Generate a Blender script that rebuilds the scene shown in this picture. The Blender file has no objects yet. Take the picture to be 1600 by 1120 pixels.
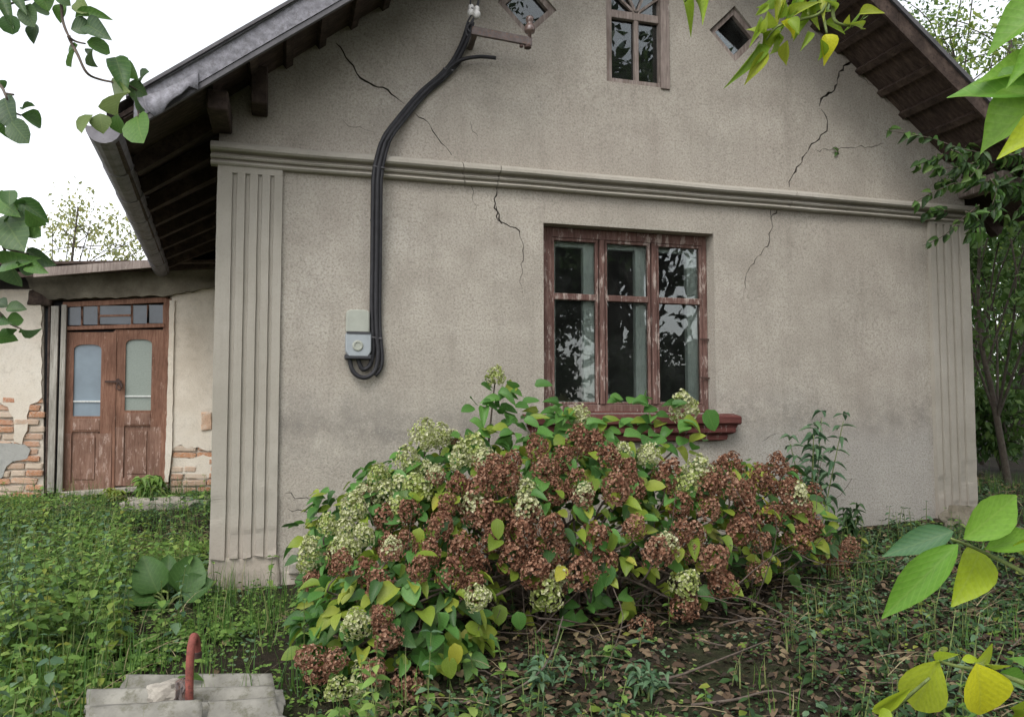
import bpy, bmesh, math, random
import numpy as np
from mathutils import Vector, Matrix, noise
from mathutils.geometry import delaunay_2d_cdt

random.seed(7); rng = np.random.default_rng(11)
R = math.radians
scene = bpy.context.scene
col = scene.collection

# ------------------------------------------------------------------ camera
F = 1250.0; YAW = R(16.0); PITCH = R(3.4)
CAM = Vector((0.42, -5.4, 1.16))
cam_data = bpy.data.cameras.new('camera')
cam_data.sensor_width = 36.0
cam_data.lens = 36.0 * F / 1600.0
cam_data.clip_start = 0.02; cam_data.clip_end = 1500
cam = bpy.data.objects.new('camera', cam_data); col.objects.link(cam)
cam.location = CAM
cam.rotation_euler = (R(90) + PITCH, 0, -YAW)
scene.camera = cam
FW = Vector((math.sin(YAW)*math.cos(PITCH), math.cos(YAW)*math.cos(PITCH), math.sin(PITCH)))
RT = Vector((math.cos(YAW), -math.sin(YAW), 0)); UP = RT.cross(FW)
def ray(x, y): return FW + RT*((x-800)/F) + UP*((560-y)/F)
def P(x, y, Y=0.0):                       # photograph point on the vertical plane at depth Y
    d = ray(x, y); return CAM + d*((Y-CAM.y)/d.y)
def D(x, y, d): return CAM + ray(x, y)*d  # photograph point at a distance d along the view axis
def proj(p):
    v = Vector(p)-CAM; z = v.dot(FW); return 800+F*v.dot(RT)/z, 560-F*v.dot(UP)/z

# ------------------------------------------------------------------ sky, sun, exposure
world = bpy.data.worlds.new('World'); scene.world = world; world.use_nodes = True
nt = world.node_tree; nt.nodes.clear()
SUN_EL, SUN_AZ = R(52), R(215)            # high, from behind and left of the camera, veiled by cloud
sky = nt.nodes.new('ShaderNodeTexSky'); sky.sky_type = 'NISHITA'; sky.sun_disc = False
sky.sun_elevation = SUN_EL; sky.sun_rotation = SUN_AZ
sky.air_density = 1.0; sky.dust_density = 1.0; sky.ozone_density = 1.0
hs = nt.nodes.new('ShaderNodeHueSaturation'); hs.inputs['Saturation'].default_value = 0.16
bg = nt.nodes.new('ShaderNodeBackground'); bg.inputs['Strength'].default_value = 0.15
wo = nt.nodes.new('ShaderNodeOutputWorld')
nt.links.new(sky.outputs[0], hs.inputs['Color']); nt.links.new(hs.outputs[0], bg.inputs['Color'])
nt.links.new(bg.outputs[0], wo.inputs['Surface'])
sd = bpy.data.lights.new('sun', 'SUN'); sd.energy = 0.6; sd.angle = R(25); sd.color = (1.0, 0.96, 0.9)
sun = bpy.data.objects.new('sun', sd); col.objects.link(sun)
sdir = Vector((math.sin(SUN_AZ)*math.cos(SUN_EL), math.cos(SUN_AZ)*math.cos(SUN_EL), math.sin(SUN_EL)))
sun.rotation_euler = sdir.to_track_quat('Z', 'Y').to_euler()
sun.location = (-5, -10, 15)
vs = scene.view_settings
vs.view_transform = 'Standard'; vs.look = 'None'; vs.gamma = 1.0; vs.use_curve_mapping = False
vs.exposure = 1.3
scene.cycles.max_bounces = 8; scene.cycles.transparent_max_bounces = 16
scene.cycles.use_denoising = True

# ------------------------------------------------------------------ materials
def new_mat(name):
    m = bpy.data.materials.new(name); m.use_nodes = True
    t = m.node_tree; t.nodes.clear()
    out = t.nodes.new('ShaderNodeOutputMaterial')
    return m, t, out
class N:
    """small helper for node graphs"""
    def __init__(s, name):
        s.m, s.t, s.out = new_mat(name)
        s.co = s.t.nodes.new('ShaderNodeTexCoord')
    def n(s, kind, **kw):
        x = s.t.nodes.new(kind)
        for k, v in kw.items():
            if k.startswith('i_'):
                x.inputs[k[2:].replace('_', ' ')].default_value = v
            else: setattr(x, k, v)
        return x
    def l(s, a, b): s.t.links.new(a, b)
    def noise(s, scale, detail=4, rough=.6, stretch=None, vec=None):
        x = s.n('ShaderNodeTexNoise'); x.inputs['Scale'].default_value = scale
        x.inputs['Detail'].default_value = detail; x.inputs['Roughness'].default_value = rough
        v = vec or s.co.outputs['Object']
        if stretch:
            mp = s.n('ShaderNodeMapping'); mp.inputs['Scale'].default_value = stretch
            s.l(v, mp.inputs['Vector']); v = mp.outputs[0]
        s.l(v, x.inputs['Vector']); return x.outputs['Fac']
    def ramp(s, fac, stops, interp='LINEAR'):
        r = s.n('ShaderNodeValToRGB'); cr = r.color_ramp; cr.interpolation = interp
        while len(cr.elements) < len(stops): cr.elements.new(.5)
        for e, (p, c) in zip(cr.elements, stops):
            e.position = p; e.color = (c, c, c, 1) if isinstance(c, (int, float)) else (*c, 1)
        s.l(fac, r.inputs['Fac']); return r.outputs['Color']
    def mix(s, fac, a, b, mode='MIX'):
        x = s.n('ShaderNodeMix', data_type='RGBA', blend_type=mode)
        for sock, v in ((x.inputs[0], fac), (x.inputs[6], a), (x.inputs[7], b)):
            if hasattr(v, 'is_output'): s.l(v, sock)
            elif isinstance(v, (int, float)): sock.default_value = v if sock.type == 'VALUE' else (v, v, v, 1)
            else: sock.default_value = (*v, 1)
        return x.outputs[2]
    def math(s, op, a, b=0.0, clamp=False):
        x = s.n('ShaderNodeMath', operation=op, use_clamp=clamp)
        for i, v in enumerate((a, b)):
            if hasattr(v, 'is_output'): s.l(v, x.inputs[i])
            else: x.inputs[i].default_value = v
        return x.outputs[0]
    def xyz(s):
        x = s.n('ShaderNodeSeparateXYZ'); s.l(s.co.outputs['Object'], x.inputs[0]); return x.outputs
    def rnd(s):
        g = s.n('ShaderNodeNewGeometry'); o = s.n('ShaderNodeObjectInfo')
        return s.math('FRACT', s.math('ADD', g.outputs['Random Per Island'], o.outputs['Random']))
    def bump(s, h, strength=.5, dist=.01):
        b = s.n('ShaderNodeBump'); b.inputs['Strength'].default_value = strength
        b.inputs['Distance'].default_value = dist; s.l(h, b.inputs['Height']); return b.outputs[0]
    def done(s, color, rough=.9, normal=None, spec=.3, metal=0.0, translucent=None):
        p = s.n('ShaderNodeBsdfPrincipled')
        for k, v in (('Base Color', color), ('Roughness', rough), ('Specular IOR Level', spec), ('Metallic', metal)):
            if hasattr(v, 'is_output'): s.l(v, p.inputs[k])
            elif isinstance(v, (int, float)): p.inputs[k].default_value = v
            else: p.inputs[k].default_value = (*v, 1)
        if normal is not None: s.l(normal, p.inputs['Normal'])
        o = p.outputs[0]
        if translucent:
            tr = s.n('ShaderNodeBsdfTranslucent')
            if hasattr(color, 'is_output'): s.l(color, tr.inputs['Color'])
            else: tr.inputs['Color'].default_value = (*color, 1)
            mx = s.n('ShaderNodeMixShader'); mx.inputs[0].default_value = translucent
            s.l(o, mx.inputs[1]); s.l(tr.outputs[0], mx.inputs[2]); o = mx.outputs[0]
        s.l(o, s.out.inputs['Surface']); return s.m

def mat_render():                          # rough-cast cement render of the gable
    s = N('rough_cast_render'); x, y, z = s.xyz()
    big = s.noise(.55, 5, .6); mid = s.noise(3.2, 6, .65); fine = s.noise(68, 4, .72); grit = s.noise(120, 3, .6)
    c = s.ramp(big, [(.3, (.36, .325, .275)), (.5, (.435, .395, .335)), (.7, (.475, .44, .385))])
    c = s.mix(s.ramp(mid, [(.35, .75), (.6, 0.0)]), c, (.315, .28, .235))
    streak = s.noise(2.2, 6, .65, (4.0, 1, .35))
    c = s.mix(s.ramp(streak, [(.52, 0.0), (.74, .5)]), c, (.25, .22, .185))
    # old damp line and mould above the plinth
    band = s.math('SUBTRACT', 1.0, s.math('MULTIPLY', s.math('ABSOLUTE', s.math('SUBTRACT', z, s.math('ADD', .62, s.math('MULTIPLY', big, .75)))), 3.2), True)
    mould = s.math('MULTIPLY', band, s.ramp(s.noise(5, 8, .75), [(.36, 0.0), (.58, .85)]))
    c = s.mix(mould, c, (.20, .185, .165))
    # grey cement repair low on the right
    low = s.math('MULTIPLY', s.math('SUBTRACT', s.math('ADD', .92, s.math('MULTIPLY', s.noise(2.2, 7, .7), .35)), z), 4.0, True)
    right = s.math('MULTIPLY', s.math('SUBTRACT', x, 3.3), 1.4, True)
    c = s.mix(s.math('MULTIPLY', s.math('MULTIPLY', low, right), .6), c, (.37, .355, .33))
    pink = s.ramp(s.noise(.9, 3, .5), [(.5, 0.0), (.75, .25)])
    c = s.mix(pink, c, (.47, .40, .345))
    c = s.mix(s.ramp(fine, [(.32, .85), (.54, 0.0)]), c, (.22, .195, .165))
    c = s.mix(s.ramp(grit, [(.55, 0.0), (.72, .45)]), c, (.60, .56, .50))
    h = s.math('ADD', s.math('MULTIPLY', fine, 1.0), s.math('MULTIPLY', mid, .8))
    return s.done(c, .95, s.bump(h, .8, .006), .12)
def mat_smooth_render():                   # trowelled render of pilasters and cornice
    s = N('smooth_render'); x, y, z = s.xyz()
    big = s.noise(1.3, 5, .6); st = s.noise(3, 6, .7, (5, 1, .5)); fine = s.noise(60, 4, .7)
    c = s.ramp(big, [(.3, (.30, .275, .23)), (.55, (.365, .335, .285)), (.75, (.41, .38, .335))])
    c = s.mix(s.ramp(st, [(.52, 0.0), (.75, .45)]), c, (.27, .25, .21))
    low = s.math('MULTIPLY', s.math('SUBTRACT', s.math('ADD', .25, s.math('MULTIPLY', st, .5)), z), 3.0, True)
    c = s.mix(s.math('MULTIPLY', low, .6), c, (.44, .37, .315))
    c = s.mix(s.ramp(fine, [(.3, .35), (.48, 0.0)]), c, (.25, .225, .19))
    return s.done(c, .93, s.bump(s.math('ADD', fine, s.math('MULTIPLY', big, 2)), .35, .006), .15)
def mat_annex_plaster(name, base, dark, light):
    s = N(name)
    big = s.noise(1.6, 6, .65); mid = s.noise(8, 6, .7); fine = s.noise(70, 3, .6)
    c = s.ramp(big, [(.3, dark), (.5, base), (.72, light)])
    c = s.mix(s.ramp(mid, [(.55, 0.0), (.75, .45)]), c, tuple(v*.6 for v in dark))
    c = s.mix(s.ramp(fine, [(.3, .3), (.5, 0.0)]), c, tuple(v*.55 for v in base))
    return s.done(c, .95, s.bump(s.math('ADD', mid, fine), .5, .008), .1)
def mat_brick():
    s = N('old_brick'); r = s.rnd()
    c = s.ramp(r, [(0, (.40, .17, .085)), (.3, (.50, .25, .13)), (.5, (.56, .45, .35)), (.75, (.52, .40, .30)), (1, (.44, .20, .11))])
    lime = s.ramp(s.noise(9, 6, .7), [(.48, 0.0), (.62, .85)])
    c = s.mix(lime, c, (.56, .50, .42))
    c = s.mix(s.ramp(s.noise(60, 4, .7), [(.3, .5), (.5, 0.0)]), c, (.24, .15, .10))
    return s.done(c, .95, s.bump(s.noise(45, 5, .7), .6, .006), .1)
def mat_wood(name, base, dark, light, stretch=(14, 14, 1.2), peel=None, amount=.55, bumps=.5):
    s = N(name)
    g = s.noise(4, 6, .65, stretch); big = s.noise(2.5, 4, .6); fine = s.noise(16, 5, .7, stretch)
    c = s.ramp(g, [(.3, dark), (.5, base), (.72, light)])
    c = s.mix(s.ramp(big, [(.4, .45), (.62, 0.0)]), c, tuple(v*.6 for v in dark))
    if peel:
        pk = s.noise(7, 8, .75, (3.0, 3.0, .8))
        c = s.mix(s.ramp(pk, [(amount, 0.0), (amount+.05, .9)]), c, peel)
    c = s.mix(s.ramp(fine, [(.3, .55), (.45, 0.0)]), c, tuple(v*.35 for v in dark))
    return s.done(c, .85, s.bump(s.math('ADD', fine, g), bumps, .004), .2)
def mat_plain(name, base, var=.25, rough=.7, scale=12, metal=0.0, bumps=.25, spec=.3, spots=None):
    s = N(name); a = s.noise(scale, 6, .65)
    c = s.ramp(a, [(.3, tuple(v*(1-var) for v in base)), (.7, tuple(min(1, v*(1+var)) for v in base))])
    if spots: c = s.mix(s.ramp(s.noise(scale*2.2, 7, .75), [(.5, 0.0), (.64, .85)]), c, spots)
    return s.done(c, rough, s.bump(s.noise(scale*5, 4, .7), bumps, .004), spec, metal)
def mat_glass(name, tint=(.92, .96, .94), rough=.0, ripple=.06, dirt=.012):
    s = N(name)
    gl = s.n('ShaderNodeBsdfGlossy'); gl.inputs['Roughness'].default_value = rough
    tr = s.n('ShaderNodeBsdfTransparent'); tr.inputs['Color'].default_value = (*tint, 1)
    df = s.n('ShaderNodeBsdfDiffuse'); df.inputs['Color'].default_value = (.35, .36, .34, 1)
    nb = s.bump(s.noise(3.5, 2, .4), ripple, .01)
    s.l(nb, gl.inputs['Normal'])
    fr = s.n('ShaderNodeFresnel'); fr.inputs['IOR'].default_value = 1.55; s.l(nb, fr.inputs['Normal'])
    m1 = s.n('ShaderNodeMixShader'); s.l(s.math('MULTIPLY', fr.outputs[0], 1.4, True), m1.inputs[0])
    s.l(tr.outputs[0], m1.inputs[1]); s.l(gl.outputs[0], m1.inputs[2])
    m2 = s.n('ShaderNodeMixShader')
    s.l(s.ramp(s.noise(6, 7, .7), [(.45, dirt), (.8, dirt*4)]), m2.inputs[0])
    s.l(m1.outputs[0], m2.inputs[1]); s.l(df.outputs[0], m2.inputs[2])
    s.l(m2.outputs[0], s.out.inputs['Surface']); return s.m
def mat_leaf(name, stops, transl=.35, rough=.5, spots=None, veins=0.0):
    s = N(name)
    c = s.ramp(s.rnd(), stops)
    c = s.mix(s.ramp(s.noise(14, 4, .6), [(.35, .28), (.6, 0.0)]), c, tuple(v*.5 for v in stops[0][1]))
    nrm = None
    if veins:
        uv = s.n('ShaderNodeSeparateXYZ'); s.l(s.co.outputs['UV'], uv.inputs[0])
        u = s.math('ABSOLUTE', s.math('SUBTRACT', uv.outputs[0], .5))
        rib = s.math('SINE', s.math('MULTIPLY', s.math('SUBTRACT', uv.outputs[1], s.math('MULTIPLY', u, .75)), 52.0))
        mid = s.math('SUBTRACT', 1.0, s.math('MULTIPLY', u, 28.0), True)
        line = s.math('MAXIMUM', mid, s.math('MULTIPLY', s.math('SUBTRACT', rib, .84), 5.0, True))
        c = s.mix(s.math('MULTIPLY', line, veins), c, (.42, .50, .16))
        nrm = s.bump(rib, .10, .001)
    if spots:
        v = s.n('ShaderNodeTexVoronoi'); v.inputs['Scale'].default_value = 26; s.l(s.co.outputs['UV'], v.inputs['Vector'])
        c = s.mix(s.math('MULTIPLY', s.ramp(v.outputs['Distance'], [(.07, 1.0), (.11, 0.0)]), s.ramp(s.noise(3, 3, .6, vec=s.co.outputs['UV']), [(.46, 0.0), (.54, 1.0)])), c, spots)
    return s.done(c, rough, nrm, .35, translucent=transl)

M = {}
M['render'] = mat_render(); M['smooth'] = mat_smooth_render()
M['crack'] = mat_plain('broken_render_edge', (.10, .085, .07), .4, .95, 30, bumps=.6)
M['annex'] = mat_annex_plaster('annex_lime_plaster', (.62, .555, .465), (.50, .43, .345), (.68, .63, .55))
M['annex_patch'] = mat_annex_plaster('grey_cement_patch', (.36, .355, .33), (.28, .275, .255), (.43, .42, .40))
M['annex_beam'] = mat_annex_plaster('mossy_concrete', (.16, .14, .105), (.05, .045, .034), (.30, .27, .215))
M['plinth'] = mat_annex_plaster('crumbling_plinth', (.42, .365, .305), (.30, .265, .215), (.48, .44, .38))
M['brick'] = mat_brick()
M['mortar'] = mat_plain('lime_mortar', (.50, .44, .365), .3, .95, 20, bumps=.6)
M['stone'] = mat_plain('lime_washed_stone', (.33, .30, .255), .35, .95, 14, bumps=.6)
M['door'] = mat_wood('door_brown_paint', (.235, .122, .082), (.15, .074, .05), (.31, .18, .125), (16, 16, 1.1), (.36, .235, .18), .60)
M['door_low'] = mat_wood('door_worn_paint', (.25, .145, .105), (.16, .085, .06), (.33, .21, .16), (16, 16, 1.1), (.40, .29, .24), .55)
M['window_frame'] = mat_wood('window_peeling_paint', (.175, .10, .082), (.10, .052, .044), (.26, .17, .145), (14, 14, 1.1), (.38, .31, .27), .54, .7)
M['sill'] = mat_wood('sill_red_brown_paint', (.125, .042, .035), (.07, .022, .02), (.17, .07, .057), (1.0, 14, 14), (.33, .26, .23), .58, .6)
M['inner_sash'] = mat_wood('white_sash_paint', (.74, .75, .72), (.62, .63, .60), (.82, .83, .80), (8, 8, 1), (.5, .49, .44), .66, .3)
M['grey_wood'] = mat_wood('weathered_grey_wood', (.36, .335, .29), (.22, .20, .17), (.48, .45, .40), (16, 16, 1.0))
M['attic_frame'] = mat_wood('faded_attic_wood', (.30, .245, .215), (.17, .13, .11), (.42, .36, .32), (14, 14, 1.0), (.45, .40, .36), .62)
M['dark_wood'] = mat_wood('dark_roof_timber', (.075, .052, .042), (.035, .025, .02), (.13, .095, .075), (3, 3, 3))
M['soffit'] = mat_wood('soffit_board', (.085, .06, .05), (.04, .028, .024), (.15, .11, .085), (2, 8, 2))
M['sheet'] = mat_plain('asbestos_cement', (.34, .335, .325), .3, .95, 9, bumps=.5, spots=(.22, .22, .20))
M['old_sheet'] = mat_plain('old_corrugated_sheet', (.225, .215, .185), .35, .95, 7, bumps=.5, spots=(.115, .11, .075))
M['verge'] = mat_plain('weathered_verge_board', (.22, .215, .235), .4, .9, 24, bumps=.6, spots=(.14, .135, .14))
M['gutter'] = mat_plain('grey_gutter_metal', (.20, .19, .205), .3, .6, 8, bumps=.2, spots=(.10, .085, .08))
M['metal_edge'] = mat_plain('dark_edge_metal', (.10, .095, .10), .3, .6, 10)
M['cable'] = mat_plain('black_cable_sheath', (.028, .027, .03), .3, .55, 20, bumps=.15)
M['steel'] = mat_plain('rusty_brown_steel', (.115, .095, .09), .3, .75, 25, spots=(.16, .09, .06))
M['porcelain'] = mat_plain('brown_porcelain', (.16, .11, .095), .25, .25, 15, spec=.6)
M['white_porcelain'] = mat_plain('white_porcelain', (.62, .60, .57), .15, .3, 15, spec=.6)
M['meter_clear'] = mat_plain('clouded_plastic_cover', (.33, .34, .29), .12, .35, 10, bumps=.1, spec=.5)
M['meter_grey'] = mat_plain('grey_plastic_case', (.30, .325, .34), .15, .4, 10, bumps=.1, spec=.5)
M['meter_dark'] = mat_plain('dark_plastic_base', (.05, .05, .055), .2, .5, 10)
M['red_pipe'] = mat_plain('red_oxide_pipe', (.22, .065, .05), .35, .75, 22, bumps=.4, spots=(.10, .04, .035))
M['glass'] = mat_glass('window_glass')
M['attic_glass'] = mat_glass('attic_glass', (.6, .65, .65), 0, .05, .015)
M['frosted'] = mat_glass('frosted_door_glass', (.35, .42, .42), .25, .3, .30)
M['transom_glass'] = mat_plain('painted_dark_transom_glass', (.055, .066, .082), .3, .18, 5, bumps=.02, spec=.5)  # opaque pane; the dark interior behind the glass is put into its colour
M['door_glass_blue'] = mat_plain('bluish_frosted_glass', (.17, .215, .25), .15, .3, 4, bumps=.15, spec=.5)
M['door_glass_green'] = mat_plain('greenish_frosted_glass', (.235, .27, .235), .12, .35, 60, bumps=.5, spec=.5)
M['interior'] = mat_plain('dim_room_plaster', (.16, .15, .135), .2, .95, 4)
M['rag_and_gap'] = mat_plain('dark_rag_and_gap', (.05, .05, .055), .3, .95, 6)  # dark rag cloth, also the painted darkness behind the annex door
M['rust_iron'] = mat_plain('rusty_iron', (.06, .035, .028), .4, .7, 30)
M['soil'] = None

# ------------------------------------------------------------------ building helpers
def tag(o, label=None, cat=None, group=None, kind=None):
    for k, v in (('label', label), ('category', cat), ('group', group), ('kind', kind)):
        if v: o[k] = v
    return o
def empty(name, loc, label=None, cat=None, group=None):
    o = bpy.data.objects.new(name, None); col.objects.link(o); o.location = loc
    o.empty_display_size = .1
    return tag(o, label, cat, group)
def link(name, me, parent=None):
    o = bpy.data.objects.new(name, me); col.objects.link(o)
    if parent is not None:
        o.parent = parent
        if parent.type == 'EMPTY': o.matrix_parent_inverse = Matrix.Translation(-Vector(parent.location))
    return o
class MB:
    def __init__(s): s.v = []; s.f = []
    def add(s, vs, fs):
        b = len(s.v); s.v += [tuple(v) for v in vs]; s.f += [tuple(i+b for i in f) for f in fs]; return s
    def box(s, x0, x1, y0, y1, z0, z1):
        return s.add([(x0,y0,z0),(x1,y0,z0),(x1,y1,z0),(x0,y1,z0),(x0,y0,z1),(x1,y0,z1),(x1,y1,z1),(x0,y1,z1)],
                     [(0,3,2,1),(4,5,6,7),(0,1,5,4),(1,2,6,5),(2,3,7,6),(3,0,4,7)])
    def bar(s, a, b, w, h, up=(0,0,1)):                     # square bar from a to b
        a, b = Vector(a), Vector(b); d = (b-a).normalized(); u = Vector(up)
        sd = d.cross(u)
        if sd.length < 1e-4: sd = d.cross(Vector((1,0,0)))
        sd.normalize(); u = sd.cross(d)
        vs = [p + sd*(sx*w/2) + u*(sz*h/2) for p in (a, b) for sx, sz in ((-1,-1),(1,-1),(1,1),(-1,1))]
        return s.add(vs, [(0,1,2,3),(7,6,5,4),(0,4,5,1),(1,5,6,2),(2,6,7,3),(3,7,4,0)])
    def poly(s, pts, thick):                                # polygon (list of 3-D points on a plane facing -Y) thickened to +Y
        n = len(pts); pts = [Vector(p) for p in pts]; bk = [p+Vector((0, thick, 0)) for p in pts]
        return s.add(pts+bk, [tuple(range(n)), tuple(range(2*n-1, n-1, -1))] + [(i, i+n, (i+1)%n+n, (i+1)%n) for i in range(n)])
    def tube(s, pts, rad, n=6, cap=True):
        pts = [Vector(p) for p in pts]; m = len(pts)
        if m < 2: return s
        rad = [rad]*m if isinstance(rad, (int, float)) else list(rad)
        ref = Vector((0.31, .17, .93)); vs = []
        for i, p in enumerate(pts):
            t = (pts[min(i+1, m-1)]-pts[max(i-1, 0)])
            if t.length < 1e-9: t = Vector((0,0,1))
            t.normalize(); a = t.cross(ref)
            if a.length < .05: a = t.cross(Vector((1,0,0)))
            a.normalize(); b = t.cross(a)
            vs += [p + (a*math.cos(2*math.pi*k/n)+b*math.sin(2*math.pi*k/n))*rad[i] for k in range(n)]
        fs = [(i*n+k, i*n+(k+1)%n, (i+1)*n+(k+1)%n, (i+1)*n+k) for i in range(m-1) for k in range(n)]
        if cap: fs += [tuple(range(n-1, -1, -1)), tuple((m-1)*n+k for k in range(n))]
        return s.add(vs, fs)
    def lathe(s, c, prof, n=12, axis=(0,0,1)):              # prof: (radius, height)
        q = Vector((0,0,1)).rotation_difference(Vector(axis)); c = Vector(c)
        vs = [c + q @ Vector((r*math.cos(2*math.pi*k/n), r*math.sin(2*math.pi*k/n), h)) for r, h in prof for k in range(n)]
        m = len(prof)
        fs = [(i*n+k, i*n+(k+1)%n, (i+1)*n+(k+1)%n, (i+1)*n+k) for i in range(m-1) for k in range(n)]
        fs += [tuple(range(n-1,-1,-1)), tuple((m-1)*n+k for k in range(n))]
        return s.add(vs, fs)
    def build(s, name, mat, parent=None, bevel=0, smooth=False, rough=0.0):
        if rough:
            s.v = [tuple(Vector(v)+noise.noise_vector(Vector(v)*6.0)*rough+noise.noise_vector(Vector(v)*23.0)*rough*.4) for v in s.v]
        me = bpy.data.meshes.new(name); me.from_pydata(s.v, [], s.f)
        bm = bmesh.new(); bm.from_mesh(me); bmesh.ops.recalc_face_normals(bm, faces=bm.faces)
        if bevel:
            bmesh.ops.bevel(bm, geom=[e for e in bm.edges if e.calc_face_angle(0) > .5], offset=bevel, segments=1, affect='EDGES', clamp_overlap=True)
        bm.to_mesh(me); bm.free()
        if smooth: me.polygons.foreach_set('use_smooth', [True]*len(me.polygons))
        me.materials.append(mat if not isinstance(mat, str) else M[mat])
        return link(name, me, parent)
def quad_px(x0, y0, x1, y1, Y): return [P(x0, y1, Y), P(x1, y1, Y), P(x1, y0, Y), P(x0, y0, Y)]
def smooth_path(pts, k=4):
    pts = [Vector(p) for p in pts]; out = []
    for i in range(len(pts)-1):
        p0, p1, p2, p3 = pts[max(i-1,0)], pts[i], pts[i+1], pts[min(i+2,len(pts)-1)]
        for j in range(k):
            t = j/k
            out.append(.5*((2*p1)+(p2-p0)*t+(2*p0-5*p1+4*p2-p3)*t*t+(3*p1-p0-3*p2+p3)*t**3))
    return out+[pts[-1]]
def inside(p, poly):
    x, y = p; c = False; j = len(poly)-1
    for i in range(len(poly)):
        xi, yi = poly[i]; xj, yj = poly[j]
        if (yi > y) != (yj > y) and x < (xj-xi)*(y-yi)/(yj-yi)+xi: c = not c
        j = i
    return c
def skin_mesh(name, outer, holes, Y, mat, parent, step=.09, wav=.006, depths=None, hole_mat=None, edge=.02):
    """a sheet of render in the X-Z plane at depth Y with real openings; holes: list of 2-D polygons; depth of each return"""
    pts = [Vector(p) for p in outer]; edges = [(i, (i+1) % len(outer)) for i in range(len(outer))]
    for h in holes:
        b = len(pts); pts += [Vector(p) for p in h]; edges += [(b+i, b+(i+1) % len(h)) for i in range(len(h))]
    xs = [p[0] for p in outer]; zs = [p[1] for p in outer]
    x = min(xs)+step*.5
    while x < max(xs):
        z = min(zs)+step*.5
        while z < max(zs):
            q = (x+random.uniform(-.2,.2)*step, z+random.uniform(-.2,.2)*step)
            if inside(q, outer): pts.append(Vector(q))
            z += step
        x += step
    vv, ee, ff, _, _, _ = delaunay_2d_cdt(pts, edges, [], 0, 1e-6)
    def yy(v): return Y + noise.noise(Vector((v[0]*1.3, 3.1, v[1]*1.3)))*wav + noise.noise(Vector((v[0]*4.7, 8.1, v[1]*4.7)))*wav*.4
    V = [(v[0], yy(v), v[1]) for v in vv]; Fc = []; mi = []
    for f in ff:
        c = ((vv[f[0]][0]+vv[f[1]][0]+vv[f[2]][0])/3, (vv[f[0]][1]+vv[f[1]][1]+vv[f[2]][1])/3)
        if not inside(c, outer) or any(inside(c, h) for h in holes): continue
        Fc.append(tuple(f)); mi.append(0)
    def ret(poly, dep, k):
        b = len(V); n = len(poly)
        for q in poly: V.append((q[0], yy(q), q[1]))
        for q in poly: V.append((q[0], Y+dep, q[1]))
        for i in range(n): Fc.append((b+i, b+(i+1)%n, b+n+(i+1)%n, b+n+i)); mi.append(k)
    for i, h in enumerate(holes): ret(h, depths[i], 1 if depths[i] < .1 else 0)
    ret(outer, edge, 0)
    me = bpy.data.meshes.new(name); me.from_pydata(V, [], Fc)
    me.materials.append(M[mat]); me.materials.append(M[hole_mat or mat])
    me.polygons.foreach_set('material_index', mi)
    bm = bmesh.new(); bm.from_mesh(me)
    for f in bm.faces:
        if f.material_index == 0 and len(f.verts) == 3 and f.normal.y > 0: f.normal_flip()
    bm.to_mesh(me); bm.free()
    me.polygons.foreach_set('use_smooth', [len(p.vertices) == 3 for p in me.polygons])
    return link(name, me, parent)

# ------------------------------------------------------------------ ground
def gz(x, y):
    yc = max(-9.0, min(6.0, y)); xc = max(0.0, min(8.0, x))
    return .05*yc + .042*xc + .035*noise.noise(Vector((x*.6, y*.6, 1.7))) + .014*noise.noise(Vector((x*2.3, y*2.3, 4.7)))
def axis(lo, hi, fine, far):
    a = list(np.arange(lo, hi+1e-6, fine)); d = fine; u = hi; l = lo
    while u < far: d *= 1.45; u += d; l -= d; a = [l]+a+[u]
    return a
def make_ground():
    ax, ay = axis(-5, 9, .11, 260), axis(-5, 7, .11, 260); nx = len(ax)
    V = [(x, y, gz(x, y)) for y in ay for x in ax]
    Fc = [(j*nx+i, j*nx+i+1, (j+1)*nx+i+1, (j+1)*nx+i) for j in range(len(ay)-1) for i in range(nx-1)]
    me = bpy.data.meshes.new('ground'); me.from_pydata(V, [], Fc)
    me.polygons.foreach_set('use_smooth', [True]*len(me.polygons))
    s = N('garden_soil')
    a = s.noise(2.2, 7, .7); b = s.noise(16, 6, .75); c3 = s.noise(60, 4, .7)
    c = s.ramp(a, [(.3, (.020, .016, .011)), (.5, (.034, .027, .018)), (.7, (.045, .037, .024))])
    c = s.mix(s.ramp(b, [(.52, 0.0), (.66, .8)]), c, (.085, .062, .040))
    c = s.mix(s.ramp(s.noise(1.1, 5, .7), [(.48, 0.0), (.6, .6)]), c, (.035, .055, .018))
    c = s.mix(s.ramp(c3, [(.62, 0.0), (.7, .7)]), c, (.16, .12, .08))
    me.materials.append(s.done(c, .95, s.bump(s.math('ADD', b, c3), .9, .03), .15))
    return tag(link('ground', me), kind='structure')
make_ground()

# ================================================================== the house
house = empty('house', (0, 0, 0), 'old gabled cottage with cracked grey-beige render, fluted corner pilasters and moulded cornice', 'house')
XC, HW = 2.99, 5.98
SL = .765
def zr(x): return 3.12 + SL*(x if x < XC else HW-x)          # underside of the roof deck over the gable
VY = -.62                                                     # front of the roof overhang
def xz(x, y, Y=0): p = P(x, y, Y); return (p.x, p.z)

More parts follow.
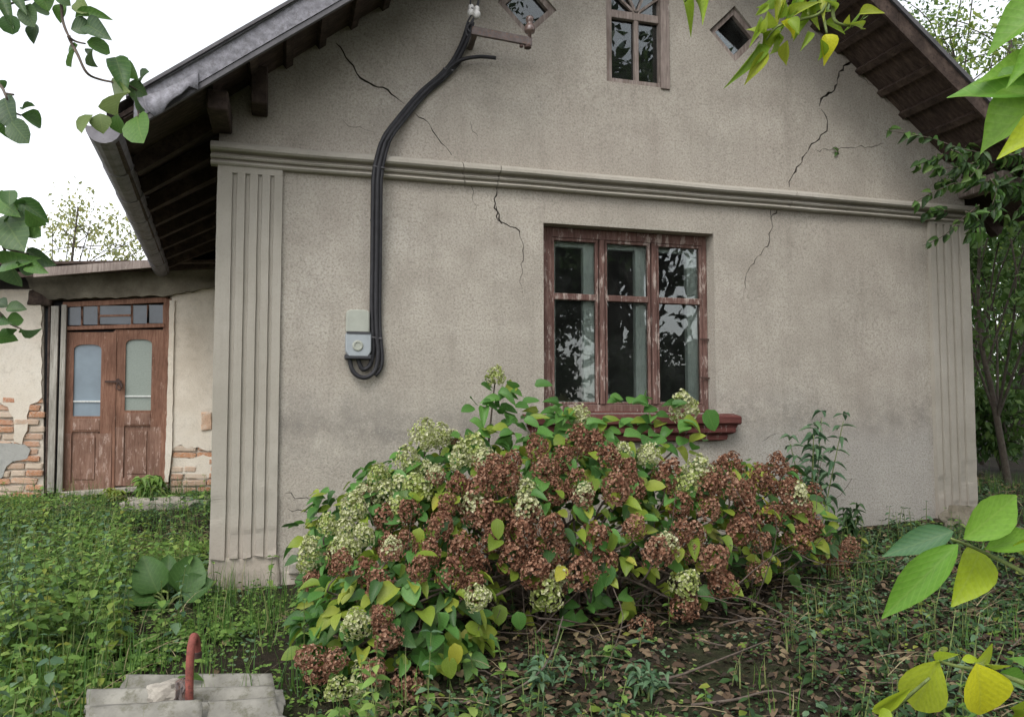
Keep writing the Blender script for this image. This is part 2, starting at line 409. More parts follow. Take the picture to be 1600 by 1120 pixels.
def crack_poly(pts, w0, w1, jag=.6, seed=0):
    rd = random.Random(seed); q = [Vector(xz(*p)) for p in pts]; path = []
    for a, b in zip(q[:-1], q[1:]):
        n = max(1, int((b-a).length/.03)); d = (b-a).normalized(); s_ = Vector((-d.y, d.x))
        for i in range(n):
            t = i/n; path.append(a.lerp(b, t)+(s_*rd.uniform(-1, 1)*.015 if i else Vector((0, 0))))
    path.append(q[-1]); L = []; Rr = []; m = len(path)
    for i, p in enumerate(path):
        d = (path[min(i+1, m-1)]-path[max(i-1, 0)]).normalized(); s_ = Vector((-d.y, d.x))
        t = i/(m-1); w = (w0+(w1-w0)*t)*(1+rd.uniform(-jag, jag)); w *= min(1, .35+5*t, .35+5*(1-t))
        L.append(p+s_*w/2); Rr.append(p-s_*w/2)
    return [tuple(v) for v in L+Rr[::-1]]
CR = [
 ([(525,68),(540,90),(552,103),(557,115),(570,127),(590,137),(606,141),(618,152),(632,163)], .010, .008),
 ([(648,177),(662,186),(676,205),(684,216),(697,230),(706,243)], .006, .005),
 ([(722,266),(727,285),(740,300),(743,330)], .004, .002),
 ([(778,262),(777,285),(774,318),(778,345),(790,350),(806,356),(815,375),(818,400),(812,440),(816,458)], .009, .003),
 ([(775,322),(780,335),(784,350)], .018, .014),
 ([(1341,86),(1318,103),(1308,125),(1300,145),(1283,155),(1280,166)], .015, .014),
 ([(1283,171),(1293,190),(1292,205),(1280,218),(1268,225),(1262,238)], .008, .011),
 ([(1261,238),(1250,258),(1237,278),(1234,292)], .017, .008),
 ([(1266,239),(1290,233),(1340,230),(1382,226)], .004, .004),
 ([(1228,318),(1208,335),(1205,360),(1200,385),(1180,405),(1165,435),(1159,474)], .009, .003),
 ([(1206,322),(1204,332),(1206,345)], .008, .008),
 ([(533,185),(545,198),(570,203),(592,209)], .003, .002),
 ([(1340,118),(1362,133),(1384,130)], .004, .003),
 ([(820,760),(800,762),(760,768)], .004, .002),
 ([(450,795),(480,800),(520,797)], .005, .003), ([(445,770),(470,778),(505,781)], .004, .003),
 ([(1190,690),(1205,680),(1215,676)], .004, .003), ([(735,190),(738,205),(748,216)], .003, .002),
]
cracks = [crack_poly(p, a, b, seed=i) for i, (p, a, b) in enumerate(CR)]
WIN = [xz(849,637), xz(1112,641), xz(1118,365), xz(850,350)]
x0 = (WIN[0][0]+WIN[3][0])/2; x1 = (WIN[1][0]+WIN[2][0])/2+.01; z0 = 1.11; z1 = 2.475
WIN = [(x0, z0), (x1, z0), (x1, z1), (x0, z1)]
GX0, GX1, GZ0, GZ1 = 2.70, 3.215, 3.57, 4.62
def diamond(cx, cz, hx, hz): return [(cx-hx, cz), (cx, cz-hz), (cx+hx, cz), (cx, cz+hz)]
DM = [diamond(2.087, 4.06, .225, .225), diamond(3.79, 4.075, .225, .225)]
GW = [(GX0, GZ0), (GX1, GZ0), (GX1, GZ1), (GX0, GZ1)]
outer = [(0, -.3), (HW, -.3), (HW, zr(HW)+.02), (XC, zr(XC)+.02), (0, zr(0)+.02)]
holes = cracks+[WIN, GW]+DM
depths = [.045]*len(cracks)+[.36, .30, .30, .30]
gable = skin_mesh('gable_wall', outer, holes, 0.0, 'render', house, .085, .007, depths, 'crack', .05)
gable['label'] = 'rough grey-beige gable wall with stepped cracks'
# masonry behind the render (closes the cracks), with openings
core = MB()
def core_panel(xa, xb, za, zb): core.box(xa, xb, .046, .34, za, zb)
core_panel(.004, x0-.004, -.3, 2.9); core_panel(x1+.004, HW-.004, -.3, 2.9); core_panel(x0-.004, x1+.004, -.3, z0-.004); core_panel(x0-.004, x1+.004, z1+.004, 2.9)
for k in range(40):
    xa, xb = k*HW/40+.002, (k+1)*HW/40
    zt = min(zr(xa), zr(xb))
    segs = [(2.9, zt)]
    if xb > GX0 and xa < GX1: segs = [(2.9, GZ0-.004), (GZ1+.004, zt)]
    for d in DM:
        if xb > d[0][0] and xa < d[2][0]: segs = [(2.9, d[1][1]-.004), (d[3][1]+.004, zt)]
    for a, b in segs:
        if b > a: core.box(xa, xb, .047, .30, a, b)
core.build('masonry_core', 'crack', house)
# side and back walls, attic floor, room
sw = MB()
sw.box(.0, .34, .342, 8.4, -.3, 3.05); sw.box(HW-.34, HW, .342, 8.4, -.3, 3.05); sw.box(.345, HW-.345, 8.1, 8.4, -.3, 3.0)
sw.poly([Vector((.0, 8.39, 3.0)), Vector((HW, 8.39, 3.0)), Vector((HW, 8.39, 3.1)), Vector((XC, 8.39, zr(XC))), Vector((0, 8.39, 3.1))], .02)
sw.build('side_wall', 'smooth', house)
room = MB(); room.box(.35, HW-.35, .36, 4.2, 2.62, 2.68); room.box(.35, HW-.35, .36, 4.2, .2, .26); room.box(.35, HW-.35, 4.2, 4.26, .2, 2.66)
room.build('room_lining', 'interior', house)

# plinth at the left corner: crumbled render over stone
def rough_block(name, xa, xb, ya, yb, za, zb, step, amp, mat, parent, seed=0):
    bm = bmesh.new(); bmesh.ops.create_cube(bm, size=1.0)
    for v in bm.verts: v.co = Vector((xa+(v.co.x+.5)*(xb-xa), ya+(v.co.y+.5)*(yb-ya), za+(v.co.z+.5)*(zb-za)))
    n = max(2, int(max(xb-xa, zb-za)/step))
    bmesh.ops.subdivide_edges(bm, edges=bm.edges[:], cuts=n, use_grid_fill=True)
    for v in bm.verts:
        c = v.co+Vector((seed*3.3, 0, 0)); v.co += noise.noise_vector(c*5)*amp + noise.noise_vector(c*17)*amp*.5
    me = bpy.data.meshes.new(name); bm.to_mesh(me); bm.free()
    me.polygons.foreach_set('use_smooth', [True]*len(me.polygons)); me.materials.append(M[mat])
    return link(name, me, parent)
rough_block('plinth', -.012, .425, -.012, .5, -.3, .215, .03, .016, 'plinth', house)
rough_block('plinth', .46, 2.4, -.012, .1, -.3, .10, .05, .014, 'plinth', house, 2)
rough_block('plinth', 3.9, 5.995, -.03, .3, -.2, .17, .05, .034, 'plinth', house, 4)
rb = random.Random(5)
for (bx, bz, w, h) in [(.50,.20,.17,.085),(.70,.18,.2,.08),(.48,.085,.12,.07),(.63,.075,.19,.08),(.86,.08,.2,.07),(.94,.19,.16,.075),(.56,-.02,.2,.075),(.80,-.03,.18,.07)]:
    rough_block('stone', bx, bx+w, -.022-rb.random()*.012, .05, bz, bz+h, .03, .008, 'stone', house, rb.random()*9)

# fluted corner pilasters
def pilaster(xa, wx, za, zb, mirror=False):
    g = [(.09, .03), (.168, .03), (.246, .028), (.322, .026)]
    prof = [(0, .012), (0, -.032)]
    for a, w in g: prof += [(a, -.032), (a+.005, -.014), (a+w-.004, -.014), (a+w, -.032)]
    prof += [(wx, -.032), (wx+.004, .012)]
    if mirror: prof = [(wx-a, b) for a, b in prof][::-1]
    m = MB(); n = len(prof); rows = 150; rd = random.Random(int(xa*10)); vs = []
    for j in range(rows+1):
        z = za+(zb-za)*j/rows
        for i, (a, b) in enumerate(prof):
            wob = noise.noise(Vector((xa+a, 2.2, z*1.1)))*.006+noise.noise(Vector((xa+a*6, 5.2, z*9)))*.0028
            worn = 0
            if b < -.02 and z < za+.75: worn = .007*max(0, min(1, (noise.noise(Vector(((xa+a)*5, z*5, 1)))-.05)*4))*min(1, (za+.75-z)*3)
            zz = z
            if j == 0: zz += .05*noise.noise(Vector(((xa+a)*9, .3, 7)))
            if j == rows and -.02 < b < 0: zz = z
            vs.append((xa+a+wob*.6, b+wob+worn, zz))
    fs = [(j*n+i, j*n+i+1, (j+1)*n+i+1, (j+1)*n+i) for j in range(rows) for i in range(n-1)]
    fs += [tuple(range(n-1, -1, -1)), tuple(rows*n+i for i in range(n))]
    m.add(vs, fs); m.build('pilaster', 'smooth', house)
    mt = MB(); mt.box(xa, xa+wx, -.0325, .012, zb-.002, 2.73); mt.build('pilaster_cap', 'smooth', house)
pilaster(-.002, .40, .205, 2.66); pilaster(HW-.40, .40, .20, 2.68, True)

# moulded cornice, cracked through in three places
CP = [(.01,2.858),(-.040,2.852),(-.072,2.840),(-.088,2.822),(-.092,2.800),(-.080,2.788),(-.050,2.783),(-.030,2.779),(-.028,2.766),(-.050,2.762),(-.060,2.752),
      (-.052,2.742),(-.030,2.739),(-.026,2.728),(-.046,2.724),(-.052,2.713),(-.042,2.703),(-.016,2.700),(.01,2.700)]
def cornice(xa, xb, ta=0, tb=0):
    m = MB(); n = len(CP); k = max(2, int((xb-xa)/.05)); vs = []
    for j in range(k+1):
        t = j/k; x = xa+(xb-xa)*t
        for (a, b) in CP:
            w = noise.noise(Vector((x*1.2, 1, b*3)))*.006; w2 = noise.noise(Vector((x*14, 4, b*40)))*.0022
            vs.append((x+(ta*(b-2.77) if j == 0 else tb*(b-2.77) if j == k else 0), a+w2, b+w))
    fs = [(j*n+i, j*n+i+1, (j+1)*n+i+1, (j+1)*n+i) for j in range(k) for i in range(n-1)]
    fs += [tuple(range(n-1,-1,-1)), tuple(k*n+i for i in range(n))]
    m.add(vs, fs); return m.build('cornice', 'smooth', house)
cuts = [-.045, xz(722,255)[0], xz(777,265)[0], xz(1232,300)[0], HW+.045]
tl = [0, -.18, .12, .35, 0]
for i in range(4): cornice(cuts[i]+(.003 if i else 0), cuts[i+1]-(.003 if i < 3 else 0), tl[i], tl[i+1])

# ------------------------------------------------------------------ main window
FY = .105                                                    # face of the outer frame
def px_x(x, y, Y): return P(x, y, Y).x
wx = dict(L0=x0+.002, L1=px_x(867,500,FY), A0=px_x(932,500,FY), A1=px_x(950,500,FY), B0=px_x(1014,500,FY), B1=px_x(1031,500,FY), R0=px_x(1095,500,FY), R1=x1-.002)
fb = P(950,628,FY).z; ft = P(950,380,FY).z; tr0 = P(950,470,FY).z; tr1 = P(950,461,FY).z
frame = MB()
ft2 = z1-.002
frame.box(wx['L0'], wx['L1']-.02, FY, FY+.09, z0+.003, ft2); frame.box(wx['R0']+.02, wx['R1'], FY, FY+.09, z0+.003, ft2)
frame.box(wx['L1']-.0205, wx['R0']+.0205, FY+.001, FY+.09, ft+.022, ft2-.001); frame.box(wx['L1']-.0205, wx['R0']+.0205, FY+.001, FY+.09, z0+.004, fb-.02)
window = frame.build('window', 'window_frame', house, .004); window['label'] = 'weathered brown window with six panes and peeling paint'
for a, b in ((wx['A0'], wx['A1']), (wx['B0'], wx['B1'])):
    m = MB(); m.box((a+b)/2-.018, (a+b)/2+.018, FY-.012, FY+.06, fb-.018, ft+.02); m.build('mullion', 'window_frame', window, .005)
bays = [(wx['L1'], wx['A0']), (wx['A1'], wx['B0']), (wx['B1'], wx['R0'])]
for i, (a, b) in enumerate(bays):
    s = MB(); sy0, sy1 = FY+.006, FY+.05
    s.box(a-.019, a, sy0, sy1, fb-.018, ft+.021); s.box(b, b+.019, sy0, sy1, fb-.018, ft+.021)
    s.box(a, b, sy0+.001, sy1, ft, ft+.0205); s.box(a, b, sy0+.001, sy1, fb-.0175, fb)
    sash = s.build('sash', 'window_frame', window, .003)
    t = MB(); t.box(a, b, sy0-.004, sy1-.004, tr0-.003, tr1); t.build('glazing_bar', 'window_frame', window, .004)
    for (za, zb) in ((fb, tr0-.003), (tr1, ft)):
        g = MB(); g.box(a-.004, b+.004, sy0+.022, sy0+.0245, za-.003, zb+.003); g.build('pane', 'glass', window)
    # inner casement, white, seen through the glass
    n = MB(); iy = FY+.085
    n.box(a-.03, a+.035, iy, iy+.05, fb-.03, ft+.03); n.box(b-.07, b+.03, iy, iy+.05, fb-.03, ft+.03)
    n.box(a+.035, b-.07, iy+.001, iy+.05, ft-.03, ft+.03); n.box(a+.035, b-.07, iy+.001, iy+.05, fb-.03, fb+.005)
    n.build('inner_sash', 'inner_sash', window, .004)
for (hx, hz) in [(wx['R0']+.012, P(1100,530,FY).z), (wx['R0']+.012, P(1100,590,FY).z)]:
    h = MB(); h.bar((hx-.03, FY-.014, hz), (hx+.05, FY-.014, hz-.004), .008, .012); h.build('hinge', 'rust_iron', window)
for xa in (x0+.004, x1-.02):
    m = MB(); m.box(xa, xa+.016, FY+.14, .36, z0, z1); m.build('inner_jamb', 'inner_sash', window)
# stepped red-brown sill
sx0, sx1 = P(822,650,-.1).x, P(1157,655,-.1).x
def sill_run(prof):
    m = MB(); n = len(prof); k = 40; vs = []
    for j in range(k+1):
        for (yy, zz, ins) in prof:
            x = sx0+ins+(sx1-sx0-2*ins)*j/k
            vs.append((x, yy+noise.noise(Vector((x*9, yy*20, zz*20)))*.003, zz+noise.noise(Vector((x*7, 3, zz*9)))*.0025))
    fs = [(j*n+i, j*n+i+1, (j+1)*n+i+1, (j+1)*n+i) for j in range(k) for i in range(n-1)]
    fs += [tuple(range(n-1,-1,-1)), tuple(k*n+i for i in range(n))]
    return m.add(vs, fs)
st = z0-.004
sill = sill_run([(.02,st+.0,.0),(-.105,st-.022,.0),(-.118,st-.032,.0),(-.118,st-.072,.0),(-.105,st-.082,0),(-.085,st-.088,.012),(-.083,st-.105,.03),(-.092,st-.115,.035),
          (-.092,st-.140,.035),(-.070,st-.152,.05),(-.055,st-.160,.08),(-.06,st-.172,.085),(-.058,st-.196,.09),(-.03,st-.206,.12),(.02,st-.207,.13)])
sill.build('sill', 'sill', window)
sl2 = MB(); sl2.box(x0+.002, x1-.002, .021, FY+.004, z0-.003, z0+.012); sl2.build('inner_sill', 'sill', window)

# ------------------------------------------------------------------ attic window and the two diamond windows
fr = MB(); ay0, ay1 = .012, .10
fr.box(GX0+.002, GX0+.05, ay0, ay1, GZ0+.002, GZ1-.002); fr.box(GX1-.075, GX1-.002, ay0-.03, ay1, GZ0-.012, GZ1-.002)
fr.box(GX0+.05, GX1-.075, ay0-.006, ay1, GZ0+.002, GZ0+.035); fr.box(GX0+.05, GX1-.075, ay0, ay1, GZ1-.05, GZ1-.002)
att = fr.build('attic_window', 'attic_frame', house, .003)
zt0, zt1 = P(990,32,.02).z, P(990,20,.02).z; xm = P(994,80,.03).x
for a in [(GX0+.05, GX1-.075, .018, .06, zt0, zt1)]:
    m = MB(); m.box(*a); m.build('transom', 'attic_frame', att, .003)
m = MB(); m.box(xm-.017, xm+.017, .02, .055, GZ0+.035, zt0); m.build('mullion', 'attic_frame', att, .003)
for ang in (-52, -24, 24, 52):
    m = MB(); L = .34 if abs(ang) < 30 else .24
    m.bar((xm, .035, zt1-.005), (xm+math.sin(R(ang))*L, .035, zt1-.005+math.cos(R(ang))*L), .018, .022, (0, 1, 0)); m.build('ray_bar', 'attic_frame', att)
for a, b, za, zb in ((GX0+.05, xm-.017, GZ0+.035, zt0), (xm+.017, GX1-.075, GZ0+.035, zt0), (GX0+.05, GX1-.075, zt1, GZ1-.05)):
    m = MB(); m.box(a-.003, b+.003, .052, .0545, za-.003, zb+.003); m.build('pane', 'attic_glass', att)
rb2 = random.Random(2)                                        # crumpled plastic behind the attic panes
def crumple(cx, cz, r, mat, y):
    bm = bmesh.new(); bmesh.ops.create_icosphere(bm, subdivisions=2, radius=r)
    for v in bm.verts: v.co = Vector((v.co.x, v.co.y*.4, v.co.z))*(1+.5*noise.noise(v.co*30))+Vector((cx, y, cz))
    me = bpy.data.meshes.new('crumpled_rag'); bm.to_mesh(me); bm.free(); me.materials.append(M[mat]); return link('crumpled_rag', me, att)
p = P(972, 68, .09); crumple(p.x, p.z, .035, 'white_porcelain', .105); p = P(1015, 84, .09); crumple(p.x, p.z, .016, 'rag_and_gap', .11)
def rake(p): return p
for d in DM:
    cx, cz, h = d[1][0], d[0][1], d[2][0]-d[1][0]
    m = MB()
    for k in range(4):
        a0 = math.pi/2*k; a1 = a0+math.pi/2
        o0 = Vector((cx+math.cos(a0)*(h-.003), 0, cz+math.sin(a0)*(h-.003))); o1 = Vector((cx+math.cos(a1)*(h-.003), 0, cz+math.sin(a1)*(h-.003)))
        i0 = Vector((cx+math.cos(a0)*(h-.062), 0, cz+math.sin(a0)*(h-.062))); i1 = Vector((cx+math.cos(a1)*(h-.062), 0, cz+math.sin(a1)*(h-.062)))
        m.poly([q+Vector((0, .022, 0)) for q in (o0, o1, i1, i0)], .07)
    dw = m.build('diamond_window', 'attic_frame', house)
    m = MB(); m.poly([Vector((cx+math.cos(math.pi/2*k)*(h-.058), .055, cz+math.sin(math.pi/2*k)*(h-.058))) for k in range(4)], .003); m.build('pane', 'attic_glass', dw)

# ------------------------------------------------------------------ roof
def xe(y): return -.50-.072*(y-VY)                            # the left eave runs a little askew
ZE = zr(-.5)
rf = MB()                                                     # boarded deck, left and right slopes
for side in (0, 1):
    for (y0_, y1_) in ((VY+.02, 4.6), (4.6, 8.7)):
        if side == 0:
            e0, e1 = xe(y0_), xe(min(y1_, 4.6)); a = [(e0, y0_, ZE), (XC, y0_, zr(XC)), (XC, y1_, zr(XC)), (e1, y1_, ZE)]
        else:
            e = HW+.5; a = [(e, y0_, ZE), (e, y1_, ZE), (XC, y1_, zr(XC)), (XC, y0_, zr(XC))]
        up = Vector((0, 0, .03)); a = [Vector(q) for q in a]; b = [q+up for q in a]
        rf.add(a+b, [(0,1,2,3),(7,6,5,4),(0,4,5,1),(1,5,6,2),(2,6,7,3),(3,7,4,0)])
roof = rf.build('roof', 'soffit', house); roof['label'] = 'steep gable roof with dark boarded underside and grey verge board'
# corrugated cement sheets over the deck
for side in (0, 1):
    m = MB(); nx_, ny_ = 10, 190; vs = []
    for j in range(ny_+1):
        y = VY-.03+(8.75-VY)*j/ny_
        for i in range(nx_+1):
            t = i/nx_
            xl = (xe(min(y, 4.6))-.05) if side == 0 else HW+.55
            x = xl+(XC-xl)*t; z = (ZE-.035)+(zr(XC)-ZE+.035)*t+.075+.018*math.sin(y*2*math.pi/.15)+(.012 if i % 3 == 0 else 0)
            vs.append((x, y, z))
    fs = [(j*(nx_+1)+i, j*(nx_+1)+i+1, (j+1)*(nx_+1)+i+1, (j+1)*(nx_+1)+i) for j in range(ny_) for i in range(nx_)]
    m.add(vs, fs); m.build('corrugated_covering', 'sheet', roof, smooth=True)
# laths under the overhang, running into the depth
k = 0
while True:
    x = -.42+k*.21
    if x > XC-.1: break
    if x < 0: k += 1; continue
    for xx, nm in ((x, 0), (HW-x, 1)):
        m = MB(); zc = zr(xx)-.022
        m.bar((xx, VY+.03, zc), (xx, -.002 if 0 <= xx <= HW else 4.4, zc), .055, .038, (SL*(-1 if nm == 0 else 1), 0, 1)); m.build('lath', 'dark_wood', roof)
    k += 1
# rafters under the left and right eaves
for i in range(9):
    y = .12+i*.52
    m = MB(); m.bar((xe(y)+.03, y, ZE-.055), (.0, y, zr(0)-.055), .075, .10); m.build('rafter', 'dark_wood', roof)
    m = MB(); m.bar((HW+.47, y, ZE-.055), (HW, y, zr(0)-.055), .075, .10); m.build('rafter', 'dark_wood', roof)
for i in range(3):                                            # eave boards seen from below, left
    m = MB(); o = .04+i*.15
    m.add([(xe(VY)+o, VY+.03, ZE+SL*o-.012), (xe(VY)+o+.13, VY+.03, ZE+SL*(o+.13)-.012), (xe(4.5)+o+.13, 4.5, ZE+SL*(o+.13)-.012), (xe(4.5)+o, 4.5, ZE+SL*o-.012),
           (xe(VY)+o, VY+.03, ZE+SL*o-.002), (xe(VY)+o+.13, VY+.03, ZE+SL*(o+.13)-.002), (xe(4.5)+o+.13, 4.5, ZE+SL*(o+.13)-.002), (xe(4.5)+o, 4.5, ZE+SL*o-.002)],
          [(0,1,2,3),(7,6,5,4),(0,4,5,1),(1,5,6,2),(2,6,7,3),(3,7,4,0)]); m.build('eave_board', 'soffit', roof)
# verge boards along the front slopes
def verge(xa, xb, up0, up1, y, th, name, mat, wob=.004, segs=24):
    m = MB(); vs = []
    for j in range(segs+1):
        x = xa+(xb-xa)*j/segs; w = noise.noise(Vector((x*2.1, up0*9, y)))*wob
        for yy in (y, y+th):
            vs += [(x, yy, zr(x)+up0+w), (x, yy, zr(x)+up1+w)]
    fs = []
    for j in range(segs):
        b = j*4
        fs += [(b, b+4, b+5, b+1), (b+2, b+3, b+7, b+6), (b, b+2, b+6, b+4), (b+1, b+5, b+7, b+3)]
    fs += [(0, 1, 3, 2), (segs*4, segs*4+2, segs*4+3, segs*4+1)]
    m.add(vs, fs); return m.build(name, mat, roof)
for xa, xb in ((-.40, 1.2), (1.204, XC)): verge(xa, xb, -.075, .075, VY-.012, .025, 'verge_board', 'verge')
for xa, xb in ((HW+.42, HW-1.2), (HW-1.204, XC)): verge(xa, xb, -.09, .055, VY-.012, .025, 'verge_board', 'dark_wood')
verge(-.36, XC-.01, -.112, -.078, VY-.006, .03, 'verge_edging', 'metal_edge', .003)
verge(-.44, XC-.01, .078, .10, VY-.03, .06, 'verge_edging', 'metal_edge', .003)
verge(HW+.5, XC+.01, .058, .10, VY-.03, .06, 'verge_edging', 'metal_edge', .003)
# torn, curled end of the verge sheet at the left eave
m = MB(); vs = []; n1 = 14
curl = [(228,160),(232,176),(243,184),(255,176),(262,165),(272,158),(285,150),(296,136),(310,142)]
top = [(222,150),(228,148),(238,146),(248,143),(258,139),(270,133),(282,127),(296,119),(310,112)]
for (a, b) in zip(curl, top):
    q = P(*a, VY-.02); r_ = P(*b, VY-.016); mid = q.lerp(r_, .5)+Vector((0, -.018, 0)); q = q+Vector((0, -.03+.02*math.sin(a[0]*.13), 0))
    vs += [q, mid, r_]
fs = []
for i in range(len(curl)-1): fs += [(i*3, i*3+3, i*3+4, i*3+1), (i*3+1, i*3+4, i*3+5, i*3+2)]
m.add(vs, fs); o = m.build('torn_verge_sheet', 'verge', roof, smooth=True); md = o.modifiers.new('thickness', 'SOLIDIFY'); md.thickness = .006
# purlin end and wall plate ends
m = MB(); p = P(405, 132, -.25); m.box(p.x-.05, p.x+.05, -.25, -.002, p.z-.12, p.z+.12); m.build('purlin_end', 'dark_wood', roof, .006)
for xa in (.02, HW-.02):
    m = MB(); m.box(xa-.06, xa+.06, -.45, -.003, 2.915, 3.035); m.build('wall_plate_end', 'dark_wood' if xa < 1 else 'attic_frame', roof, .008)
m = MB(); m.bar((HW+.05, -.4, 2.95), (HW+.42, -.42, 2.93), .07, .10); m.build('eave_bearer', 'attic_frame', roof, .006)
# half-round gutter in short lengths
gpts = [Vector((xe(y)-.05, y, ZE-.05-.012*(y-VY)*.3)) for y in np.linspace(VY-.02, 4.1, 8)]
gut = MB(); nn = 9; vs = []
prevs = []
for i in range(len(gpts)-1):
    a, b = gpts[i], gpts[i+1]; g = MB(); vs = []
    for p, rr in ((a, .092), (b+(b-a)*.04, .086)):
        for k in range(nn+1):
            th = math.pi+math.pi*k/nn
            vs.append(p+Vector((math.cos(th)*rr, 0, math.sin(th)*rr)))
        for k in range(nn, -1, -1):
            th = math.pi+math.pi*k/nn
            vs.append(p+Vector((math.cos(th)*(rr-.006), 0, math.sin(th)*(rr-.006))))
    q = 2*(nn+1); g.add(vs, [(k, (k+1) % q, q+(k+1) % q, q+k) for k in range(q)]+[tuple(range(q-1,-1,-1)), tuple(range(q, 2*q))])
    g.build('gutter_length', 'gutter', roof)
for y in np.linspace(VY+.05, 4.0, 7):
    m = MB(); m.bar((xe(y)-.135, y, ZE-.048), (xe(y)+.06, y, ZE-.035), .02, .006); m.build('gutter_hook', 'metal_edge', roof)
m = MB(); g0 = gpts[0]; m.poly([g0+Vector((math.cos(math.pi+math.pi*k/9)*.0915, -.004, math.sin(math.pi+math.pi*k/9)*.0915)) for k in range(10)], .003); m.build('gutter_end_cap', 'gutter', roof)
fa = MB(); fa.add([(xe(VY)+.0, VY+.03, ZE-.12), (xe(4.5), 4.5, ZE-.12), (xe(4.5), 4.5, ZE-.004), (xe(VY), VY+.03, ZE-.004), (xe(VY)+.022, VY+.03, ZE-.12), (xe(4.5)+.022, 4.5, ZE-.12), (xe(4.5)+.022, 4.5, ZE-.004), (xe(VY)+.022, VY+.03, ZE-.004)],
                  [(0,1,2,3),(7,6,5,4),(0,4,5,1),(1,5,6,2),(2,6,7,3),(3,7,4,0)])
fa.build('fascia', 'soffit', roof)

# ================================================================== electricity supply on the gable
meter = empty('electricity_meter', P(560, 556, -.002), 'small grey plastic electricity meter mounted on the gable wall', 'meter')
pb = [P(x, y, -.08) for x, y in ((541,557),(578,557),(580,530),(580,521),(540,521),(540,530))]
m = MB(); q0 = P(540,557,-.075); q1 = P(580,521,-.075)
m.poly([Vector((q0.x+.02, -.085, q0.z)), Vector((q1.x-.02, -.085, q0.z)), Vector((q1.x, -.085, q0.z+.035)), Vector((q1.x, -.085, q1.z)), Vector((q0.x, -.085, q1.z)), Vector((q0.x, -.085, q0.z+.035))], .083)
m.build('case', 'meter_grey', meter, .006)
c0 = P(541,520,-.07); c1 = P(578,484,-.07); m = MB(); arc = []
w = c1.x-c0.x
for k in range(13):
    th = math.pi*k/12; arc.append(Vector((c0.x+w/2+w/2*math.copysign(abs(math.cos(th))**.55, math.cos(th)), -.07, c1.z-.035+.035*abs(math.sin(th))**.6)))
m.poly([Vector((c0.x, -.07, c0.z+.004)), Vector((c1.x, -.07, c0.z+.004))]+arc, .068); m.build('clear_cover', 'meter_clear', meter, .008)
m = MB(); cc = P(559, 540, -.085); m.lathe(cc, [(.034, 0), (.036, .004), (.03, .009), (.022, .009), (.020, .004), (0.001, .004)], 18, (0, -1, 0)); m.build('dial', 'meter_clear', meter)
m = MB(); m.box(c0.x+.004, c1.x+.006, -.0885, -.02, q1.z-.006, q1.z+.008); m.build('seal_strip', 'meter_dark', meter)
m = MB(); m.box(q0.x-.004, q1.x+.002, -.083, -.004, q0.z-.014, q0.z+.016); m.build('terminal_cover', 'meter_dark', meter, .004)
lid = c1
cab = empty('supply_cable', P(590, 590, -.03), 'thick black bundle of supply cables curving down the wall to the meter', 'cable')
main = [(737,36),(729,62),(712,96),(690,120),(658,148),(626,186),(604,216),(593,250),(589,275),(588,300),(587,400),(586,480),(587,520)]
def cpath(pts, dx, Y, dy=0): return smooth_path([P(x+dx, y+dy, Y-(.075 if 210 < y < 310 else .03 if 180 < y < 410 else 0)) for x, y in pts], 4)
strands = [([*main, (588,548),(583,570),(572,577),(566,566),(563,556)], -5.0, -.036, .0155), ([*main,(589,560),(582,582),(566,590),(550,580),(544,557)], 1.5, -.043, .0155),
           ([*main[2:], (590,556),(588,575),(579,587)], 7, -.032, .013)]
for pts, dx, Y, r_ in strands:
    m = MB(); m.tube(cpath(pts, dx, Y), r_, 8); m.build('cable_strand', 'cable', cab, smooth=True)
m = MB(); m.tube(smooth_path([P(690,122,-.04), P(706,103,-.055), P(724,93,-.07), P(750,89,-.09), P(775,91,-.11)], 5), .013, 8); m.build('cut_stub', 'cable', cab, smooth=True)
for x, y in ((700,110),(592,262),(587,345),(587,440),(588,528)):
    m = MB(); a = P(x, y, -.036-(.075 if 210 < y < 310 else .03 if 180 < y < 410 else 0)); m.bar(a+Vector((-.038, 0, .004)), a+Vector((.038, 0, -.004)), .034, .012, (0, 0, 1)); m.build('cable_clip', 'metal_edge', cab, .003)
br = empty('wall_bracket', P(735, 50, 0), 'brown steel bracket arm carrying an insulator high on the gable', 'bracket')
BY = -.30
a = P(737, 48, BY); b = P(831, 66, BY)
m = MB(); m.bar(a, b, .022, .058); m.build('arm', 'steel', br, .003)
m = MB(); m.bar((a.x+.03, BY+.011, a.z), (a.x+.06, .0, a.z+.02), .03, .03); m.build('wall_stay', 'steel', br)
c = P(832, 48, BY)
m = MB(); m.lathe((b.x-.015, BY, b.z+.02), [(.012, 0), (.012, .04), (.034, .045), (.038, .06), (.034, .09), (.022, .10), (.02, .115), (.028, .125), (.026, .15), (.012, .16)], 14); m.build('insulator', 'porcelain', br, smooth=True)
m = MB(); m.lathe((b.x-.03, BY, b.z-.05), [(.02, 0), (.026, .004), (.026, .02), (.012, .024)], 8); m.lathe((b.x-.075, BY, b.z-.046), [(.014, 0), (.014, .016)], 6); m.build('bolt_nut', 'rust_iron', br)
for dx, dy, z_ in ((736, 12, 0), (745, 15, .03)):
    c = P(dx, dy+6, BY-z_)
    m = MB(); m.lathe(c, [(.008, -.04), (.02, -.03), (.026, -.01), (.024, .005), (.014, .012), (.02, .02), (.018, .04), (.006, .05)], 12); m.build('small_insulator', 'white_porcelain', br, smooth=True)
wr = empty('overhead_wire', P(740, -20, -.3), 'thin twisted overhead wires rising from the bracket', 'wire')
